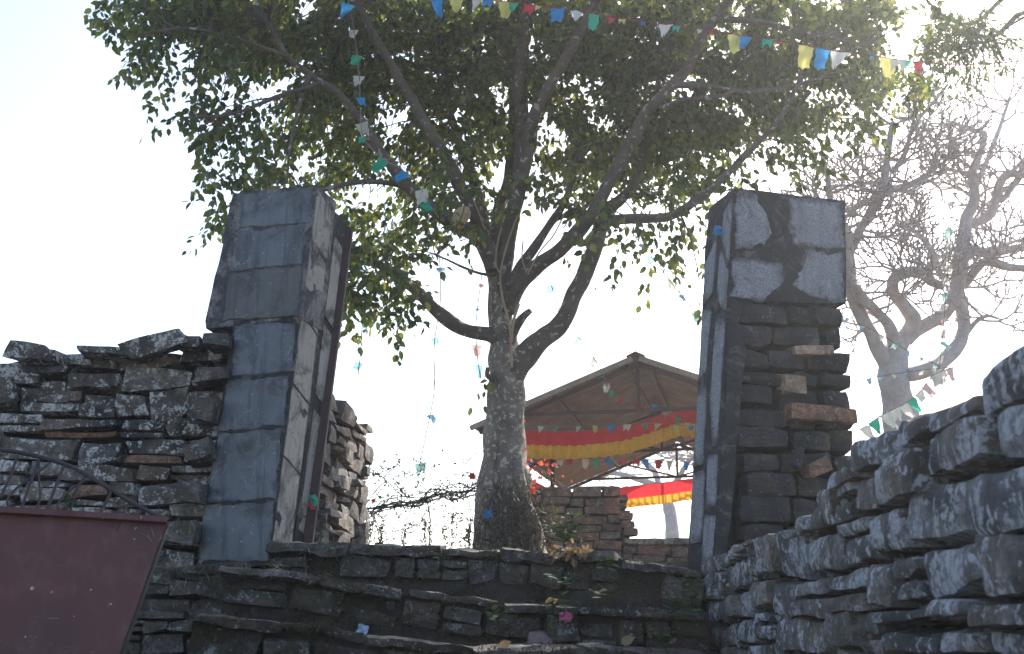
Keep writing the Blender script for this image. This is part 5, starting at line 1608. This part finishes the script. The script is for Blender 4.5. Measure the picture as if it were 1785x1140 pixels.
# dry leaves and grass heap on the top step
lp_ = []
for _ in range(60):
    p, nn_ = surf(rnd.uniform(955, 1020), rnd.uniform(957, 975)); lp_.append(p + Vector((0, -.01, .02)))
dl = empty('dry_leaves', P(985, 965, 7.9), 'heap of sunlit dry curled leaves on the lip of the top step', 'dry leaves')
scatter_leaves(dl, lp_, M['dry_leaf'], 'leaf_heap', 2, 0.015, (0.03, 0.07), 0.5)
for i, (px, py, s, mt, lb) in enumerate([(950, 1055, .09, 'dry_leaf', 'large tan dead leaf standing on the middle step above the wrappers'), (870, 1128, .08, 'dry_leaf', 'curled grey-brown dead leaf at the bottom edge, left of the pinkish rock'),
                              (1082, 1122, .10, 'dry_leaf', 'long pale dead leaf lying near the bottom edge right of centre'), (1165, 1120, .06, 'dry_leaf', 'small round tan leaf at the foot of the weed clump')]):
    p, nn_ = surf(px, py)
    e = empty('dead_leaf', p, lb, 'dead leaf')
    V, Fc = leaf_arrays(np.array([[0, -.01, 0.0]]), np.array([[.8, -.3, .4]]) / .943, np.array([[0, -1., .3]]), np.array([s]), 0.7)
    link('blade', tri_mesh(V, Fc), M[mt], e, loc=p)
    m = MB(); m.tube([p + Vector((0, -.01, 0)), p + Vector((-.02, -.012, -.01))], .0015, 4); m.build('leaf_stalk', M[mt], e)
def crumple(name, label, cat, px, py, w, h, mat, seed, rot=0):
    p, nn_ = surf(px, py)
    rs = random.Random(seed)
    V = []; Fs = []
    for j in range(6):
        for k in range(5):
            V.append(Vector(((k / 4 - .5) * w, -0.012 + rs.uniform(-.014, .014), (j / 5) * h - .02)) + Vector((rs.uniform(-.005, .005), 0, rs.uniform(-.005, .005))))
    for j in range(5):
        for k in range(4):
            a = j * 5 + k; Fs.append((a, a + 1, a + 6, a + 5))
    me = mesh(V, Fs)
    o = link(name, me, M[mat], mtx=Matrix.Translation(p + Vector((0, -.02, -h * .3))) @ Matrix.Rotation(rot, 4, 'Y'))
    return props(o, label, cat)
crumple('plastic_wrapper', 'crumpled white-blue plastic wrapper stuck in a gap of the lower left steps', 'litter', 630, 1100, .065, .085, 'plastic_white', 1, .3)
crumple('paper_wrapper', 'faded pink paper wrapper on the middle step right of centre', 'litter', 985, 1072, .08, .05, 'plastic_pink', 2, .1)
crumple('plastic_wrapper', 'tiny pale grey wrapper scrap just left of the pink one', 'litter', 962, 1073, .06, .025, 'plastic_white', 3, .2)
p, _ = surf(940, 1120)
o = put_stone(None, p + Vector((0, -.05, 0)), X, Vector((0, -1, 0)), .15, .12, .13, M['pink_stone'], .1, 0, 'pinkish_rock', rr=.05, warp=.2, cell=.04)
props(o, 'dusty pink rounded rock sitting on the bottom step near the centre', 'rock')
p, _ = surf(682, 1056)
m = MB(); m.tube([p + Vector((0, 0.0, 0)), p + Vector((0, -.03, 0))], .026, 12)
# pale round lichen-covered pebble
o = put_stone(None, p + Vector((0, -.012, 0)), X, Vector((0, -1, 0)), .055, .03, .055, M['plaster_pale'], 0, 0, 'pale_pebble', rr=.018, warp=.05, cell=.015, rough=.003)
props(o, 'small round whitish pebble lodged in the middle step left of centre', 'pebble')
# dry grass on the left pillar foot and right wall
gp = []
for _ in range(260):
    px, py = rnd.choice([(1325, 965), (1440, 1120), (480, 990), (560, 975), (330, 1010), (300, 930), (1300, 1000)])
    p, nn_ = surf(px + rnd.gauss(0, 22), py + rnd.gauss(0, 14)); gp.append(p)
pos = np.array([list(q) for q in gp]); n = len(pos)
dr = npr.normal(size=(n, 3)) * .6 + np.array([0, -.5, .5]); dr /= np.linalg.norm(dr, axis=1)[:, None]
V, Fc = leaf_arrays(pos, dr, npr.normal(size=(n, 3)), npr.uniform(.04, .10, n), .06)
o = link('dry_grass', tri_mesh(V, Fc), M['grass_dry'])
props(o, 'wisps of dry straw-coloured grass in the wall joints and at the step ends', 'dry grass', None, 'stuff')
